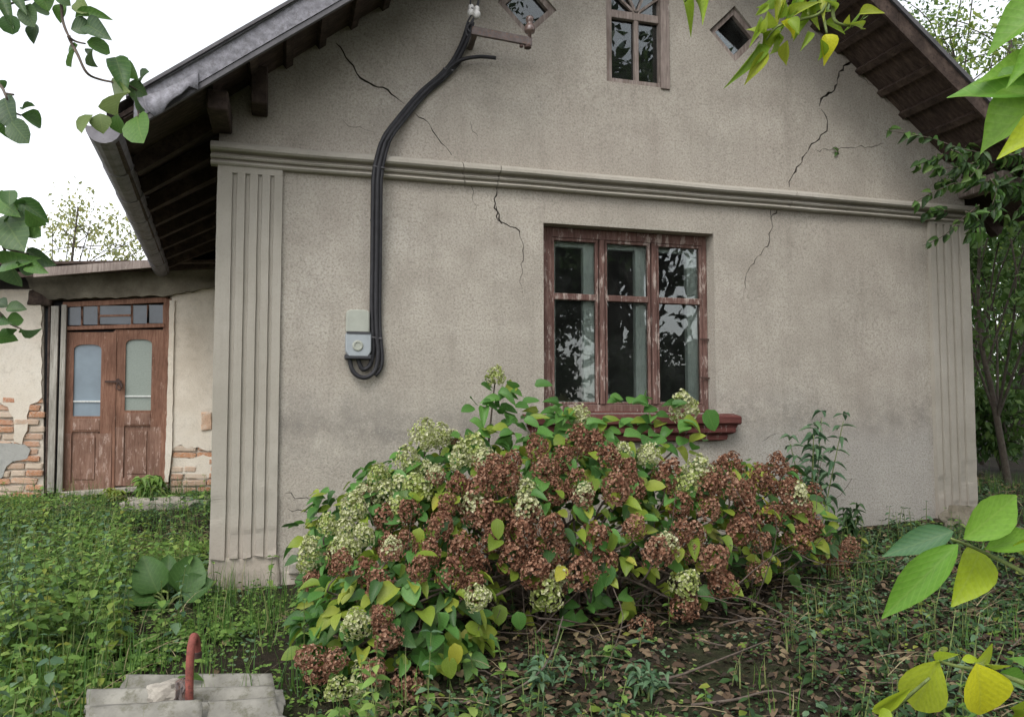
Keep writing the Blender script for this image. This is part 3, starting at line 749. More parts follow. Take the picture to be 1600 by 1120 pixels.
for pts in ([(737,40),(741,22),(735,5),(740,-25),(748,-60)], [(735,52),(729,40),(734,28),(745,10),(752,-20),(758,-60)], [(731,58),(728,46),(738,32),(748,4),(744,-40)]):
    m = MB(); m.tube(smooth_path([P(x, y, BY-.02+.004*i) for i, (x, y) in enumerate(pts)], 4), .006, 5); m.build('wire_strand', 'cable', wr, smooth=True)

# ================================================================== the annex with the double door
AY = 4.2
annex = empty('annex', (-1.3, AY, .2), 'low cream-plastered annex with brown double door beside the cottage', 'annex')
core = MB(); core.poly([P(-330, 800, AY), P(68, 790, AY), P(68, 452, AY), P(-330, 452, AY)], .3)
core.poly([P(266, 790, AY), P(352, 790, AY), P(352, 420, AY), P(266, 430, AY)], .3)
wall = core.build('annex_wall', 'mortar', annex)
m = MB(); m.poly([P(68, 470, AY+.02), P(266, 466, AY+.02), P(266, 420, AY+.02), P(68, 425, AY+.02)], .28); m.build('door_lintel', 'annex_beam', annex)
back = MB(); back.box(-4.2, -.02, 7.4, 7.6, -.2, 2.5); back.box(-4.2, -4.0, AY+.3, 7.4, -.2, 2.5); back.build('rear_wall', 'mortar', annex)
# bricks where the plaster has fallen
bl, bh = .255, .066
bm_variants = []
for k in range(5):
    bm = bmesh.new(); bmesh.ops.create_cube(bm, size=1)
    bmesh.ops.bevel(bm, geom=bm.edges[:], offset=.12, segments=1, affect='EDGES', clamp_overlap=True)
    for v in bm.verts: v.co += noise.noise_vector(v.co*2.1+Vector((k*4, 0, 0)))*.10
    me = bpy.data.meshes.new('brick'); bm.to_mesh(me); bm.free(); me.materials.append(M['brick']); bm_variants.append(me)
rb = random.Random(3)
def brick_field(xa, xb, za, zb, skip):
    r_ = 0; z = za
    while z < zb:
        x = xa-(r_ % 2)*bl*.5
        while x < xb-.02:
            L = bl*rb.uniform(.93, 1.0) if rb.random() < .7 else bl*.5
            xs, xe_ = max(x, xa), min(x+L, xb)
            c = ((xs+xe_)/2, z+bh/2)
            if xe_-xs > .05 and not skip(*c):
                o = link('brick', rb.choice(bm_variants), wall)
                o.location = (c[0], AY-.002+rb.uniform(-.008, .012), c[1]); o.scale = (xe_-xs-.008, .05, bh-.006)
                o.rotation_euler = (0, rb.uniform(-.02, .02)+.03, 0)
            x += L+.010
        z += bh+.011; r_ += 1
xl, xr_ = P(-90,700,AY).x, P(69,700,AY).x
brick_field(xl, xr_, P(40,790,AY).z, P(40,622,AY).z, lambda x, z: False)
brick_field(P(268,700,AY).x, P(340,700,AY).x, P(300,770,AY).z, P(300,682,AY).z, lambda x, z: False)
def ragged(pts, amp, seed, per=.05):
    rd = random.Random(seed); q = [Vector(xz(x, y, AY)) for x, y in pts]; out = []
    for i in range(len(q)):
        a, b = q[i], q[(i+1) % len(q)]; n = max(1, int((b-a).length/per)); d = (b-a); s_ = Vector((-d.y, d.x)).normalized()
        straight = pts[i] in KEEP and pts[(i+1) % len(pts)] in KEEP
        for j in range(n):
            out.append(tuple(a+d*(j/n)+(Vector((0, 0)) if straight or j == 0 else s_*rd.uniform(-amp, amp))))
    return out
KEEP = {(-330,455),(66,452),(-330,640),(66,455),(270,424),(350,420),(350,700)}
skin_mesh('plaster', ragged([(-330,640),(-40,636),(0,628),(14,636),(22,652),(24,690),(36,694),(44,672),(43,650),(48,632),(60,628),(67,620),(66,455),(-330,455)], .012, 1), [], AY-.034, 'annex', wall, .07, .014, [], None, .034)
skin_mesh('cement_patch', ragged([(-60,752),(-8,756),(6,744),(12,728),(22,720),(44,716),(49,702),(40,694),(20,692),(-60,690)], .01, 2), [], AY-.032, 'annex_patch', wall, .07, .008, [], None, .032)
skin_mesh('plaster', ragged([(270,700),(283,694),(292,700),(310,698),(325,704),(350,700),(350,420),(270,424)], .01, 4), [], AY-.034, 'annex', wall, .06, .014, [], None, .034)
skin_mesh('plaster', ragged([(270,712),(296,716),(318,710),(345,715),(345,745),(310,748),(290,740),(268,742)], .012, 6), [], AY-.024, 'annex', wall, .06, .01, [], None, .022)
skin_mesh('plaster', ragged([(266,470),(274,470),(272,560),(270,700),(264,752),(258,752),(262,640)], .004, 8), [], AY-.06, 'annex', wall, .05, .006, [], None, .06)
# roof edge, beam, broken corner
m = MB(); pts = [P(52,433,AY-.45), P(256,416,AY-.45), P(256,404,AY-.45), P(52,419,AY-.45)]; m.poly(pts, .05); m.build('roof_edge_board', 'attic_frame', annex)
m = MB(); m.poly([P(-320,452,AY-.40), P(54,432,AY-.40), P(54,424,AY-.40), P(-320,440,AY-.40)], .04); m.build('roof_edge_board', 'dark_wood', annex)
m = MB(); za, zb = P(52,418,AY-.45).z, P(335,400,AY-.45).z
m.add([(-4.4, AY-.42, za-.1), (-.02, AY-.42, zb-.045), (-.02, 7.6, zb+.25), (-4.4, 7.6, za+.2), (-4.4, AY-.42, za-.07), (-.02, AY-.42, zb-.018), (-.02, 7.6, zb+.28), (-4.4, 7.6, za+.23)],
      [(0,1,2,3),(7,6,5,4),(0,4,5,1),(1,5,6,2),(2,6,7,3),(3,7,4,0)]); m.build('annex_roof', 'soffit', annex)
beam_out = ragged([(40,428),(120,424),(250,418),(340,412),(340,450),(262,464),(200,466),(120,468),(80,470),(70,462),(50,452)], .012, 9)
skin_mesh('beam', beam_out, [], AY-.10, 'annex_beam', annex, .06, .02, [], None, .12)
m = MB(); m.poly([P(60,428,AY-.2), P(340,418,AY-.2), P(340,408,AY-.2), P(60,420,AY-.2)], .25); m.build('shadow_gap_strip', 'dark_wood', annex)  # dark strip standing for the shadow gap between roof edge and beam
rough_block('broken_corner', P(48,470,AY).x, P(80,470,AY).x, AY-.05, AY+.1, P(60,478,AY).z, P(60,455,AY).z, .03, .03, 'dark_wood', annex)
rough_block('exposed_masonry', P(318,545,AY).x, P(334,545,AY).x, AY-.06, AY+.05, P(325,672,AY).z, P(325,644,AY).z, .02, .015, 'brick', annex)
# weathered planks at the left jamb
for (pts, Y, mt) in (([(73,770),(84,770),(92,478),(80,478)], AY-.05, 'grey_wood'), ([(88,770),(97,770),(104,476),(96,476)], AY-.085, 'grey_wood'),
                     ([(70,770),(74,770),(79,478),(75,478)], AY-.02, 'dark_wood')):
    m = MB(); m.poly([P(x, y, Y) for x, y in pts], .04); m.build('jamb_plank', mt, annex, .004)
m = MB(); m.poly([P(66,775,AY+.06), P(268,772,AY+.06), P(268,470,AY+.06), P(66,470,AY+.06)], .04); m.build('dark_gap_sheet', 'rag_and_gap', annex)  # dark sheet standing for the unlit gap behind door and planks
DY = AY-.035
df = MB()
df.poly([P(249,757,DY), P(263,756,DY), P(267,466,DY), P(256,468,DY)], .07); df.poly([P(98,480,DY+.002), P(262,472,DY+.002), P(262,464,DY+.002), P(98,472,DY+.002)], .07)
df.poly([P(94,768,DY), P(99,768,DY), P(105,474,DY), P(101,474,DY)], .07); df.poly([P(100,516,DY-.015), P(257,511,DY-.015), P(257,505,DY-.015), P(100,510,DY-.015)], .08)
dframe = df.build('door_frame', 'door', annex, .003)
xs = [103,128,154,206,231,256]
for i in range(5):
    t0, t1 = 479-i*.6, 508-i*.8
    m = MB()
    for a in (xs[i], xs[i+1]): m.poly([P(a-1.6, t1, DY+.012), P(a+1.6, t1, DY+.012), P(a+1.6, t0, DY+.012), P(a-1.6, t0, DY+.012)], .03)
    if i == 2: m.poly([P(xs[i], 495, DY+.013), P(xs[i+1], 494, DY+.013), P(xs[i+1], 491, DY+.013), P(xs[i], 492, DY+.013)], .03)
    m.build('transom_bar', 'door', dframe)
    m = MB(); m.poly(quad_px(xs[i], t0, xs[i+1], t1, DY+.025), .004); m.build('pane', 'transom_glass', dframe)
def leaf_door(x0_, x1_, yt, yb, gx0, gx1, gt, gb, bar, pt, pbm, px0, px1, skew):
    """one leaf: stiles, rails, arched glass, panel (photo coordinates on the door plane)"""
    m = MB(); Y = DY+.012; S = lambda x, y: P(x-skew*(y-yt)/(yb-yt), y, Y)
    arc = []; n = 12
    for k in range(n+1):
        th = math.pi*(1-k/n); cxp = (gx0+gx1)/2; rx = (gx1-gx0)/2
        arc.append((cxp+rx*math.copysign(abs(math.cos(th))**.7, math.cos(th)), gt+9-9*abs(math.sin(th))**.8))
    topo = [(x0_+(x1_-x0_)*k/n, yt) for k in range(n+1)]
    for k in range(n): m.poly([S(*arc[k]), S(*arc[k+1]), S(*topo[k+1]), S(*topo[k])], .045)
    m.poly([S(x0_, gt+9), S(gx0, gt+9), S(x0_, yt)], .045); m.poly([S(gx1, gt+9), S(x1_, gt+9), S(x1_, yt)], .045)
    for (a, b) in ((x0_, gx0), (gx1, x1_)):
        m.poly([S(a, pt), S(b, pt), S(b, gt+9), S(a, gt+9)], .045)
    m.poly([S(gx0, gb+24), S(gx1, gb+24), S(gx1, gb), S(gx0, gb)], .045)
    d = m.build('door_leaf', 'door', annex)
    m = MB()
    for (a, b) in ((x0_, px0), (px1, x1_)): m.poly([S(a, yb), S(b, yb), S(b, pt), S(a, pt)], .045)
    m.poly([S(px0, yb), S(px1, yb), S(px1, pbm), S(px0, pbm)], .044)
    m.build('lower_frame', 'door_low', d, .002)
    Y = DY+.03; m = MB(); m.poly([S(px0, pbm), S(px1, pbm), S(px1, gb+20), S(px0, gb+20)], .02); m.build('lower_panel', 'door_low', d)
    Y = DY+.02; m = MB(); m.poly([S(px0+5, pbm-6), S(px1-5, pbm-6), S(px1-5, pt+6), S(px0+5, pt+6)], .02); m.build('raised_field', 'door_low', d, .004)
    Y = DY+.006; m = MB(); m.poly([S(gx0+.5, gb+22), S(gx1-.5, gb+22), S(gx1-.5, gb+4), S(gx0+.5, gb+4)], .02); m.build('middle_rail', 'door_low', d, .003)
    Y = DY+.034; m = MB(); m.poly([S(gx0-1, gb+2), S(gx1+1, gb+2), S(gx1+1, gt-1), S(gx0-1, gt-1)], .004); m.build('pane', 'door_glass_blue' if x0_ < 150 else 'door_glass_green', d)
    Y = DY+.018; m = MB(); m.poly([S(gx0, bar+2), S(gx1, bar+2), S(gx1, bar), S(gx0, bar)], .03); m.build('glazing_bar', 'inner_sash', d)
    return d
d1 = leaf_door(101, 178, 519, 769, 116, 159, 538, 650, 626, 677, 755, 115, 157, 5)
d2 = leaf_door(180, 256, 515, 759, 197, 238, 530, 641, 618, 667, 746, 197, 238, 5)
m = MB(); m.poly([P(174,766,DY+.002), P(178.5,766,DY+.002), P(182,517,DY+.002), P(177.5,517,DY+.002)], .02); m.build('meeting_strip', 'door', d1)
m = MB(); m.bar(P(164,596,DY-.01), P(190,596,DY-.01), .012, .02); m.bar(P(183,592,DY-.02), P(190,603,DY-.02), .02, .03)
m.tube(smooth_path([P(184,598,DY-.03), P(182,606,DY-.035), P(188,609,DY-.035), P(191,602,DY-.03)], 4), .008, 6); m.build('padlock_hasp', 'rust_iron', d2)
m = MB(); m.poly([P(92,778,AY-.12), P(262,764,AY-.12), P(262,757,AY-.12), P(92,769,AY-.12)], .2); m.build('threshold', 'stone', annex, .006)

# ================================================================== foliage tools
def leaf_proto(n=4, shape='ovate', fold=.25, curl=.25, wave=0.0, serr=0.0):
    """unit leaf: length along +Y, width 1 along X, normal +Z; rows of left, mid, right"""
    V, Fc, UV = [], [], []
    for i in range(n+1):
        t = i/n
        if shape == 'ovate': w = math.sin(math.pi*t**.74)**.62 if 0 < t < 1 else 0
        elif shape == 'round': w = math.sqrt(max(0, 1-(2*t-1)**2))
        elif shape == 'walnut': w = math.sin(math.pi*t**.80)**.95*(1-.12*t) if 0 < t < 1 else 0
        elif shape == 'lance': w = math.sin(math.pi*t**.85)**1.2 if 0 < t < 1 else 0
        elif shape == 'blade': w = 1-t**1.5
        elif shape == 'obovate': w = math.sin(math.pi*t**1.15)**.8 if 0 < t < 1 else 0
        w = max(w, .04)/2*(1+(serr if i % 2 else -serr)); z = -curl*t*t; s_ = wave*math.sin(t*9)
        V += [(-w, t, z+s_, w*fold*2), (0, t, z, 0), (w, t, z-s_, w*fold*2)]
        UV += [(.5-w, t), (.5, t), (.5+w, t)]
    for i in range(n):
        b = i*3; Fc += [(b, b+1, b+4, b+3), (b+1, b+2, b+5, b+4)]
    return np.array(V, float), np.array(Fc, int), np.array(UV, float)
def norm(a): return a/np.maximum(np.linalg.norm(a, axis=-1, keepdims=True), 1e-9)
class Batch:
    """many leaves collected into one mesh"""
    def __init__(s): s.V = []; s.F = []; s.U = []; s.I = []; s.n = 0
    def add(s, proto, pos, ydir, nrm, length, width, mi=0):
        pv, pf, pu = proto; pos = np.asarray(pos, float); n = len(pos)
        if n == 0: return
        y = norm(np.asarray(ydir, float)); z = np.asarray(nrm, float); x = norm(np.cross(y, z)); z = np.cross(x, y)
        length = np.broadcast_to(np.asarray(length, float), (n,)); width = np.broadcast_to(np.asarray(width, float), (n,))
        V = pos[:, None] + pv[None, :, 0, None]*x[:, None]*width[:, None, None] + pv[None, :, 1, None]*y[:, None]*length[:, None, None] + z[:, None]*(pv[None, :, 2, None]*length[:, None, None]+pv[None, :, 3, None]*width[:, None, None])
        k = len(pv); s.V.append(V.reshape(-1, 3)); s.F.append((pf[None]+(np.arange(n)*k)[:, None, None]).reshape(-1, pf.shape[1])+s.n)
        s.U.append(np.tile(pu, (n, 1))); s.I.append(np.repeat(np.broadcast_to(np.asarray(mi, int), (n,)), len(pf))); s.n += n*k
    def mesh(s, name, mats):
        V = np.concatenate(s.V); Fc = np.concatenate(s.F); U = np.concatenate(s.U); I = np.concatenate(s.I)
        me = bpy.data.meshes.new(name); me.vertices.add(len(V)); me.vertices.foreach_set('co', V.ravel())
        k = Fc.shape[1]; me.loops.add(Fc.size); me.loops.foreach_set('vertex_index', Fc.ravel().astype(np.int32))
        me.polygons.add(len(Fc)); me.polygons.foreach_set('loop_start', np.arange(0, Fc.size, k, dtype=np.int32))
        me.polygons.foreach_set('loop_total', np.full(len(Fc), k, np.int32))
        for m_ in mats: me.materials.append(M[m_])
        me.polygons.foreach_set('material_index', I.astype(np.int32)); me.polygons.foreach_set('use_smooth', np.ones(len(Fc), bool))
        uv = me.uv_layers.new(name='uv'); uv.data.foreach_set('uv', U[Fc.ravel()].ravel())
        me.update(calc_edges=True); me.validate(); return me
    def build(s, name, mats, parent=None): return link(name, s.mesh(name, mats), parent)
def leaf_mesh(name, proto, mat):
    b = Batch(); b.add(proto, [(0, 0, 0)], [(0, 1, 0)], [(0, 0, 1)], [1.0], [1.0]); return b.mesh(name, [mat])
def place_leaf(me, parent, base, ydir, nrm, length, width, name='leaf'):
    o = link(name, me, parent)
    y = Vector(ydir).normalized(); z = Vector(nrm); x = y.cross(z)
    if x.length < 1e-4: x = y.cross(Vector((.3, .5, .8)))
    x.normalize(); z = x.cross(y)
    mt = Matrix(((x.x*width, y.x*length, z.x*length, base[0]), (x.y*width, y.y*length, z.y*length, base[1]), (x.z*width, y.z*length, z.z*length, base[2]), (0, 0, 0, 1)))
    o.matrix_basis = mt
    return o
def rdir(n): return norm(rng.normal(size=(n, 3)))

M['hyd_green'] = mat_leaf('hydrangea_leaf_green', [(0, (.055, .15, .030)), (.5, (.085, .22, .045)), (1, (.13, .29, .06))], .35, .45, veins=.12)
M['hyd_lime'] = mat_leaf('hydrangea_leaf_lime', [(0, (.17, .26, .035)), (.5, (.25, .34, .04)), (1, (.35, .40, .06))], .4, .45, veins=.12)
M['hyd_dark'] = mat_leaf('hydrangea_leaf_dark', [(0, (.035, .085, .025)), (.6, (.055, .13, .035)), (1, (.10, .17, .05))], .3, .45, veins=.1)
M['hyd_yellow'] = mat_leaf('hydrangea_leaf_yellow', [(0, (.42, .42, .05)), (.6, (.52, .50, .07)), (1, (.40, .42, .13))], .4, .5, (.14, .08, .03), veins=.1)
M['petal_brown'] = mat_leaf('petal_brown', [(0, (.10, .038, .020)), (.35, (.20, .085, .046)), (.7, (.30, .145, .085)), (1, (.46, .27, .17))], .25, .7)
M['petal_rust'] = mat_leaf('petal_rust', [(0, (.16, .068, .038)), (.4, (.32, .165, .10)), (.8, (.45, .27, .18)), (1, (.58, .40, .28))], .25, .7)
M['petal_cream'] = mat_leaf('petal_cream', [(0, (.36, .38, .16)), (.4, (.54, .56, .30)), (1, (.74, .72, .50))], .3, .6)
M['petal_lime'] = mat_leaf('petal_lime', [(0, (.24, .31, .07)), (.5, (.40, .47, .13)), (1, (.58, .60, .28))], .3, .6)
M['twig'] = mat_plain('grey_brown_twig', (.115, .090, .072), .35, .9, 40, bumps=.4)
M['green_stem'] = mat_plain('green_stem', (.15, .19, .06), .3, .7, 30, bumps=.2)
M['bark'] = mat_plain('dark_bark', (.060, .048, .038), .4, .95, 14, bumps=.8, spots=(.10, .10, .075))

HL = [leaf_proto(7, 'ovate', .14, .25, .012, .02), leaf_proto(7, 'ovate', .24, .40, .02, .025), leaf_proto(7, 'ovate', .08, .12, .015, .02), leaf_proto(7, 'ovate', .32, .5, .03, .03)]
# ================================================================== hydrangea
HB = Vector((2.0, -1.0, gz(2.0, -1.0)))
hyd = empty('hydrangea_bush', HB, 'large spreading hydrangea with rust-brown and cream flower heads in front of the window', 'bush')
LOBES = [((2.08, -1.00, .33), (1.50, .66, .62)), ((1.72, -.80, .62), (.85, .48, .40)), ((.98, -1.58, .13), (.46, .38, .34)), ((3.02, -.92, .42), (.72, .50, .42)), ((1.15, -.85, .45), (.62, .45, .40))]
def bush_hit(px, py):
    d = ray(px, py); best = None
    for c, r_ in LOBES:
        o = [(CAM[i]-c[i])/r_[i] for i in range(3)]; q = [d[i]/r_[i] for i in range(3)]
        A = sum(v*v for v in q); B = sum(o[i]*q[i] for i in range(3)); C = sum(v*v for v in o)-1; disc = B*B-A*C
        if disc < 0: continue
        t = (-B-math.sqrt(disc))/A
        if best is None or t < best[0]:
            p = CAM+d*t; best = (t, p, Vector([(p[i]-c[i])/r_[i]**2 for i in range(3)]).normalized())
    if best is None:
        t = (-1.05-CAM.y)/d.y; best = (t, CAM+d*t, Vector((0, -.5, .8)).normalized())
    return best[1], best[2]
# flower heads: rounded panicles of many four-petalled florets
petal = leaf_proto(2, 'obovate', .25, -.18)
def head_mesh(name, nfl, mats, weights, seed, rx=.5, rz=.62):
    rg = np.random.default_rng(seed); b = Batch()
    u = rg.uniform(-.75, 1, nfl); th = rg.uniform(0, 2*np.pi, nfl); s_ = np.sqrt(1-u*u)
    shell = rg.uniform(.72, 1.05, nfl)*(1+.16*np.sin(th*3+seed)*s_)
    taper = 1-.30*np.clip(u, 0, 1)
    pos = np.stack([np.cos(th)*s_*rx*taper, np.sin(th)*s_*rx*taper, u*rz], 1)*shell[:, None]
    nr = norm(pos/np.array([rx**2, rx**2, rz**2])+rg.normal(size=(nfl, 3))*.5)
    ref = norm(rg.normal(size=(nfl, 3))); e1 = norm(np.cross(nr, ref)); e2 = np.cross(nr, e1)
    mi0 = rg.choice(len(mats), nfl, p=weights)
    if len(mats) > 1 and mats[0] == 'petal_cream' and name == 'mixed': mi0 = np.where(u+rg.normal(size=nfl)*.25 > .25, 0, 1)
    sz = rg.uniform(.055, .11, nfl)
    for k in range(4):
        a = k*np.pi/2+rg.uniform(-.25, .25, nfl)
        yd = e1*np.cos(a)[:, None]+e2*np.sin(a)[:, None]+nr*.35
        b.add(petal, pos, yd, nr, sz, sz*.95, mi0)
    return b.mesh('flower_head', mats)
HM = {'b': [head_mesh('b', 250, ['petal_brown', 'petal_rust'], [.75, .25], 10+i) for i in range(4)],
      'r': [head_mesh('r', 220, ['petal_rust', 'petal_brown'], [.65, .35], 20+i) for i in range(3)],
      'c': [head_mesh('c', 260, ['petal_cream', 'petal_lime'], [.7, .3], 30+i) for i in range(3)],
      'l': [head_mesh('l', 250, ['petal_lime', 'petal_cream'], [.7, .3], 40+i) for i in range(3)],
      'm': [head_mesh('mixed', 250, ['petal_cream', 'petal_rust'], [.5, .5], 50+i) for i in range(3)]}
HEADS = '''487,850,c;486,884,l;522,868,r;503,905,b;545,832,c;560,800,c;592,750,l;566,772,m;533,862,l;578,842,c;602,806,b;622,792,l;662,730,c;660,692,c;652,762,l;604,850,b;640,848,b;690,692,c;706,682,m;720,722,c;738,706,l;716,760,b;700,792,b;748,772,b;772,752,b;742,792,m;690,824,b;728,862,b;744,884,b;762,806,r;800,732,b;790,762,b;838,716,b;822,768,c;824,802,m;816,834,b;860,828,b;872,862,r;905,700,b;880,722,b;902,752,b;868,762,b;910,776,m;950,722,b;976,742,b;992,762,b;932,842,b;1010,722,c;972,706,c;1070,762,l;1088,742,c;1102,764,b;1120,742,b;1142,728,b;1130,772,r;1160,772,b;1172,802,b;1202,760,b;1222,772,b;1232,784,m;1252,802,b;1212,804,b;1240,842,b;1102,802,r;1090,832,r;1086,862,r;1060,832,b;1032,852,m;1018,862,r;942,882,b;902,892,r;872,906,m;852,922,l;834,892,b;1060,906,l;1062,938,b;1104,872,r;1286,852,b;1302,884,b;1290,920,r;560,976,c;600,968,b;606,992,r;540,1020,r;520,1032,b;590,1032,r;574,1052,c;526,1076,l;636,1060,r;725,946,c;736,916,b;832,872,b;996,972,r;998,1034,r;652,902,b;668,866,b;540,892,b;570,886,b;612,880,m;640,800,b;680,742,m;760,728,m;850,742,b;930,702,b;1044,742,b;1062,788,b;1182,752,b;1150,832,b;1196,846,r;1262,826,b;1120,906,b;1180,890,r;985,826,r;958,772,r;786,806,b;800,872,b;770,842,b;700,905,b;590,905,b;556,860,c;526,830,l;598,772,c;625,760,c;640,722,c;500,868,c;548,1046,l;508,1016,r;1270,770,b;1236,740,b;1210,735,b;1330,850,r'''
rh = random.Random(4); head_pts = []; cnt = 0
for i, it in enumerate(HEADS.split(';')):
    x, y, t = it.split(','); x, y = float(x), float(y)
    p, nr = bush_hit(x, y); p = p+nr*rh.uniform(-.04, .07); ax = (nr*.7+Vector((0, 0, .75))+Vector((rh.uniform(-.4, .4), rh.uniform(-.3, .3), 0))).normalized()
    if y > 940: ax = (nr+Vector((0, 0, .1))).normalized(); p = p+nr*.06
    s_ = rh.uniform(.108, .158)*(.9 if y > 940 or x < 720 else 1)
    o = link('flower_head', rh.choice(HM[t]), hyd)
    o.matrix_basis = Matrix.Translation(p) @ Vector((0, 0, 1)).rotation_difference(ax).to_matrix().to_4x4() @ Matrix.Rotation(rh.uniform(0, 6.3), 4, 'Z') @ Matrix.Scale(s_, 4)
    head_pts.append((p, ax, s_))
# shoots that rise above the dome in front of the window, with their heads
shoots = [((775,588), 'l', -.75, .11), ((905,652), 'c', -.85, .13), ((1068,636), 'c', -.95, .17), ((692,690), 'c', -.85, .10), ((1005,715), 'c', -.95, .12), ((670,688), 'l', -.8, .11)]
for (q, t, Y, s_) in shoots:
    p = P(*q, Y); o = link('flower_head', rh.choice(HM[t]), hyd)
    ax = Vector((rh.uniform(-.3, .3), -.3, 1)).normalized()
    o.matrix_basis = Matrix.Translation(p) @ Vector((0, 0, 1)).rotation_difference(ax).to_matrix().to_4x4() @ Matrix.Scale(s_, 4)
    head_pts.append((p, ax, s_))
# stems from the base to every head
for i, (p, ax, s_) in enumerate(head_pts):
    if i % 2 and i < len(head_pts)-6: continue
    b0 = Vector((HB.x+rh.gauss(0, .22)+(p.x-HB.x)*.25, HB.y+rh.gauss(0, .14), 0)); b0.z = gz(b0.x, b0.y)-.02
    m1 = b0.lerp(p, .45)+Vector((rh.gauss(0, .08), rh.gauss(0, .06), .06 if p.z > .4 else .12)); e = p-ax*s_*.3
    mm = MB(); mm.tube(smooth_path([b0, m1, p-ax*(s_*1.3)+Vector((rh.gauss(0, .02), 0, 0)), e], 4), [.010-.0065*k/12 for k in range(13)], 5, False); mm.build('stem', 'twig', hyd, smooth=True)
# leaves
lm = {(k, i): leaf_mesh('leaf', HL[i], k) for k in ('hyd_green', 'hyd_lime', 'hyd_dark', 'hyd_yellow') for i in range(4)}
cand = []
def leaf_kind(p, rnd_):
    x, z = p.x, p.z
    top = z > .78
    if top: return 'hyd_green' if rnd_ < .72 else 'hyd_lime'
    if x < 1.15: return 'hyd_green' if rnd_ < .5 else 'hyd_lime' if rnd_ < .78 else 'hyd_dark'
    return 'hyd_lime' if rnd_ < .46 else 'hyd_green' if rnd_ < .74 else 'hyd_dark' if rnd_ < .95 else 'hyd_yellow'
def inside_lobe(p, sc): return any(sum(((p[i]-c[i])/(r_[i]*sc))**2 for i in range(3)) < 1 for c, r_ in LOBES)
tries = 0
while len(cand) < 3100 and tries < 40000:
    tries += 1; c, r_ = LOBES[rh.choices(range(5), [.46, .17, .12, .13, .12])[0]]
    v = Vector((rh.gauss(0, 1), rh.gauss(0, 1), rh.gauss(0, 1))).normalized()
    if v.z < -.55: continue
    sc = rh.uniform(.55, 1.05); p = Vector([c[i]+v[i]*r_[i]*sc for i in range(3)])
    if p.z < gz(p.x, p.y)+.07 or inside_lobe(p, .66) or p.y > -.10: continue
    low = p.z < .30 and p.y < -1.2 and p.x > 1.35
    if low and rh.random() < .62: continue
    nr = Vector([v[i]/r_[i] for i in range(3)]).normalized()
    out = Vector((nr.x, nr.y, 0))+Vector((rh.gauss(0, .45), rh.gauss(0, .45), rh.uniform(-.55, .15)))
    n2 = (nr*.8+Vector((0, -.15, .55))+Vector((rh.gauss(0, .35), rh.gauss(0, .35), rh.gauss(0, .25)))).normalized()
    L = rh.uniform(.06, .112)
    cand.append((sc-.35*p.y-(.25 if p.y > -.8 else 0), p, out, n2, L, rh.uniform(.58, .82)*L, leaf_kind(p, rh.random()), rh.randrange(4)))
for q, Y in (((760,640),-.75),((790,620),-.78),((815,605),-.74),((800,650),-.8),((840,650),-.8),((825,668),-.85),((860,640),-.82),((870,672),-.9),((930,665),-.88),((960,670),-.92),((985,632),-.9),((1000,650),-.92),((1030,665),-.95),((1045,650),-.95),((1060,672),-1.0),((940,690),-.95),((900,680),-.95),((780,680),-.9),((755,665),-.85),((1080,690),-1.0),((1020,690),-1.0),((880,655),-.86),((770,610),-.74),((1005,625),-.9),((850,690),-.95),((910,668),-.9),((975,690),-.98),((735,690),-.9),((795,635),-.78)):
    for k in range(4):
        p = P(q[0]+rh.uniform(-22, 22), q[1]+rh.uniform(-14, 14), Y+rh.uniform(-.08, .08))
        cand.append((9.0, p, Vector((rh.gauss(0, .8), -.35, rh.uniform(-.3, .35))), Vector((rh.gauss(0, .4), -.6, .75)), rh.uniform(.08, .13), rh.uniform(.055, .085), 'hyd_green' if rh.random() < .85 else 'hyd_lime', rh.randrange(4)))
p = P(1112, 648, -1.0); cand.append((99, P(1104, 640, -1.0), P(1120, 676, -1.02)-P(1104, 640, -1.0), Vector((-.1, -1, .15)), .14, .115, 'hyd_green', 2))
cand.append((99, P(746, 1036, -1.75), Vector((.02, -.02, -.09)), Vector((0, -1, .1)), .085, .08, 'hyd_yellow', 2))
for q, mtl in (((700,1000),'hyd_yellow'),((660,830),'hyd_lime'),((690,1018),'hyd_lime'),((950,835),'hyd_lime'),((948,880),'hyd_green'),((893,1008),'hyd_yellow'),((862,990),'hyd_yellow'),((776,816),'hyd_lime'),((1085,970),'hyd_lime'),((930,893),'hyd_green'),((1158,965),'hyd_lime'),((1055,1070),'hyd_green'),((806,945),'hyd_green'),((780,935),'hyd_lime'),((1180,880),'hyd_lime'),((1320,905),'hyd_yellow'),((1335,912),'hyd_yellow')):
    p, nr = bush_hit(*q); p = p+nr*.06
    cand.append((50, p, Vector((rh.gauss(0, .3), -.2, -1)), nr+Vector((rh.gauss(0, .2), -.4, .2)), rh.uniform(.085, .115), rh.uniform(.065, .085), mtl, rh.choice([0, 2])))
cand.sort(key=lambda c: -c[0])
for c in cand[:300]: place_leaf(lm[(c[6], c[7])], hyd, c[1], c[2], c[3], c[4], c[5])
kk = ['hyd_green', 'hyd_lime', 'hyd_dark', 'hyd_yellow']; b = Batch()
for i in range(4):
    sub = [c for c in cand[300:] if c[7] == i]
    b.add(HL[i], [c[1] for c in sub], [c[2] for c in sub], [c[3] for c in sub], [c[4] for c in sub], [c[5] for c in sub], [kk.index(c[6]) for c in sub])
tag(b.build('foliage', kk, hyd), kind='stuff')
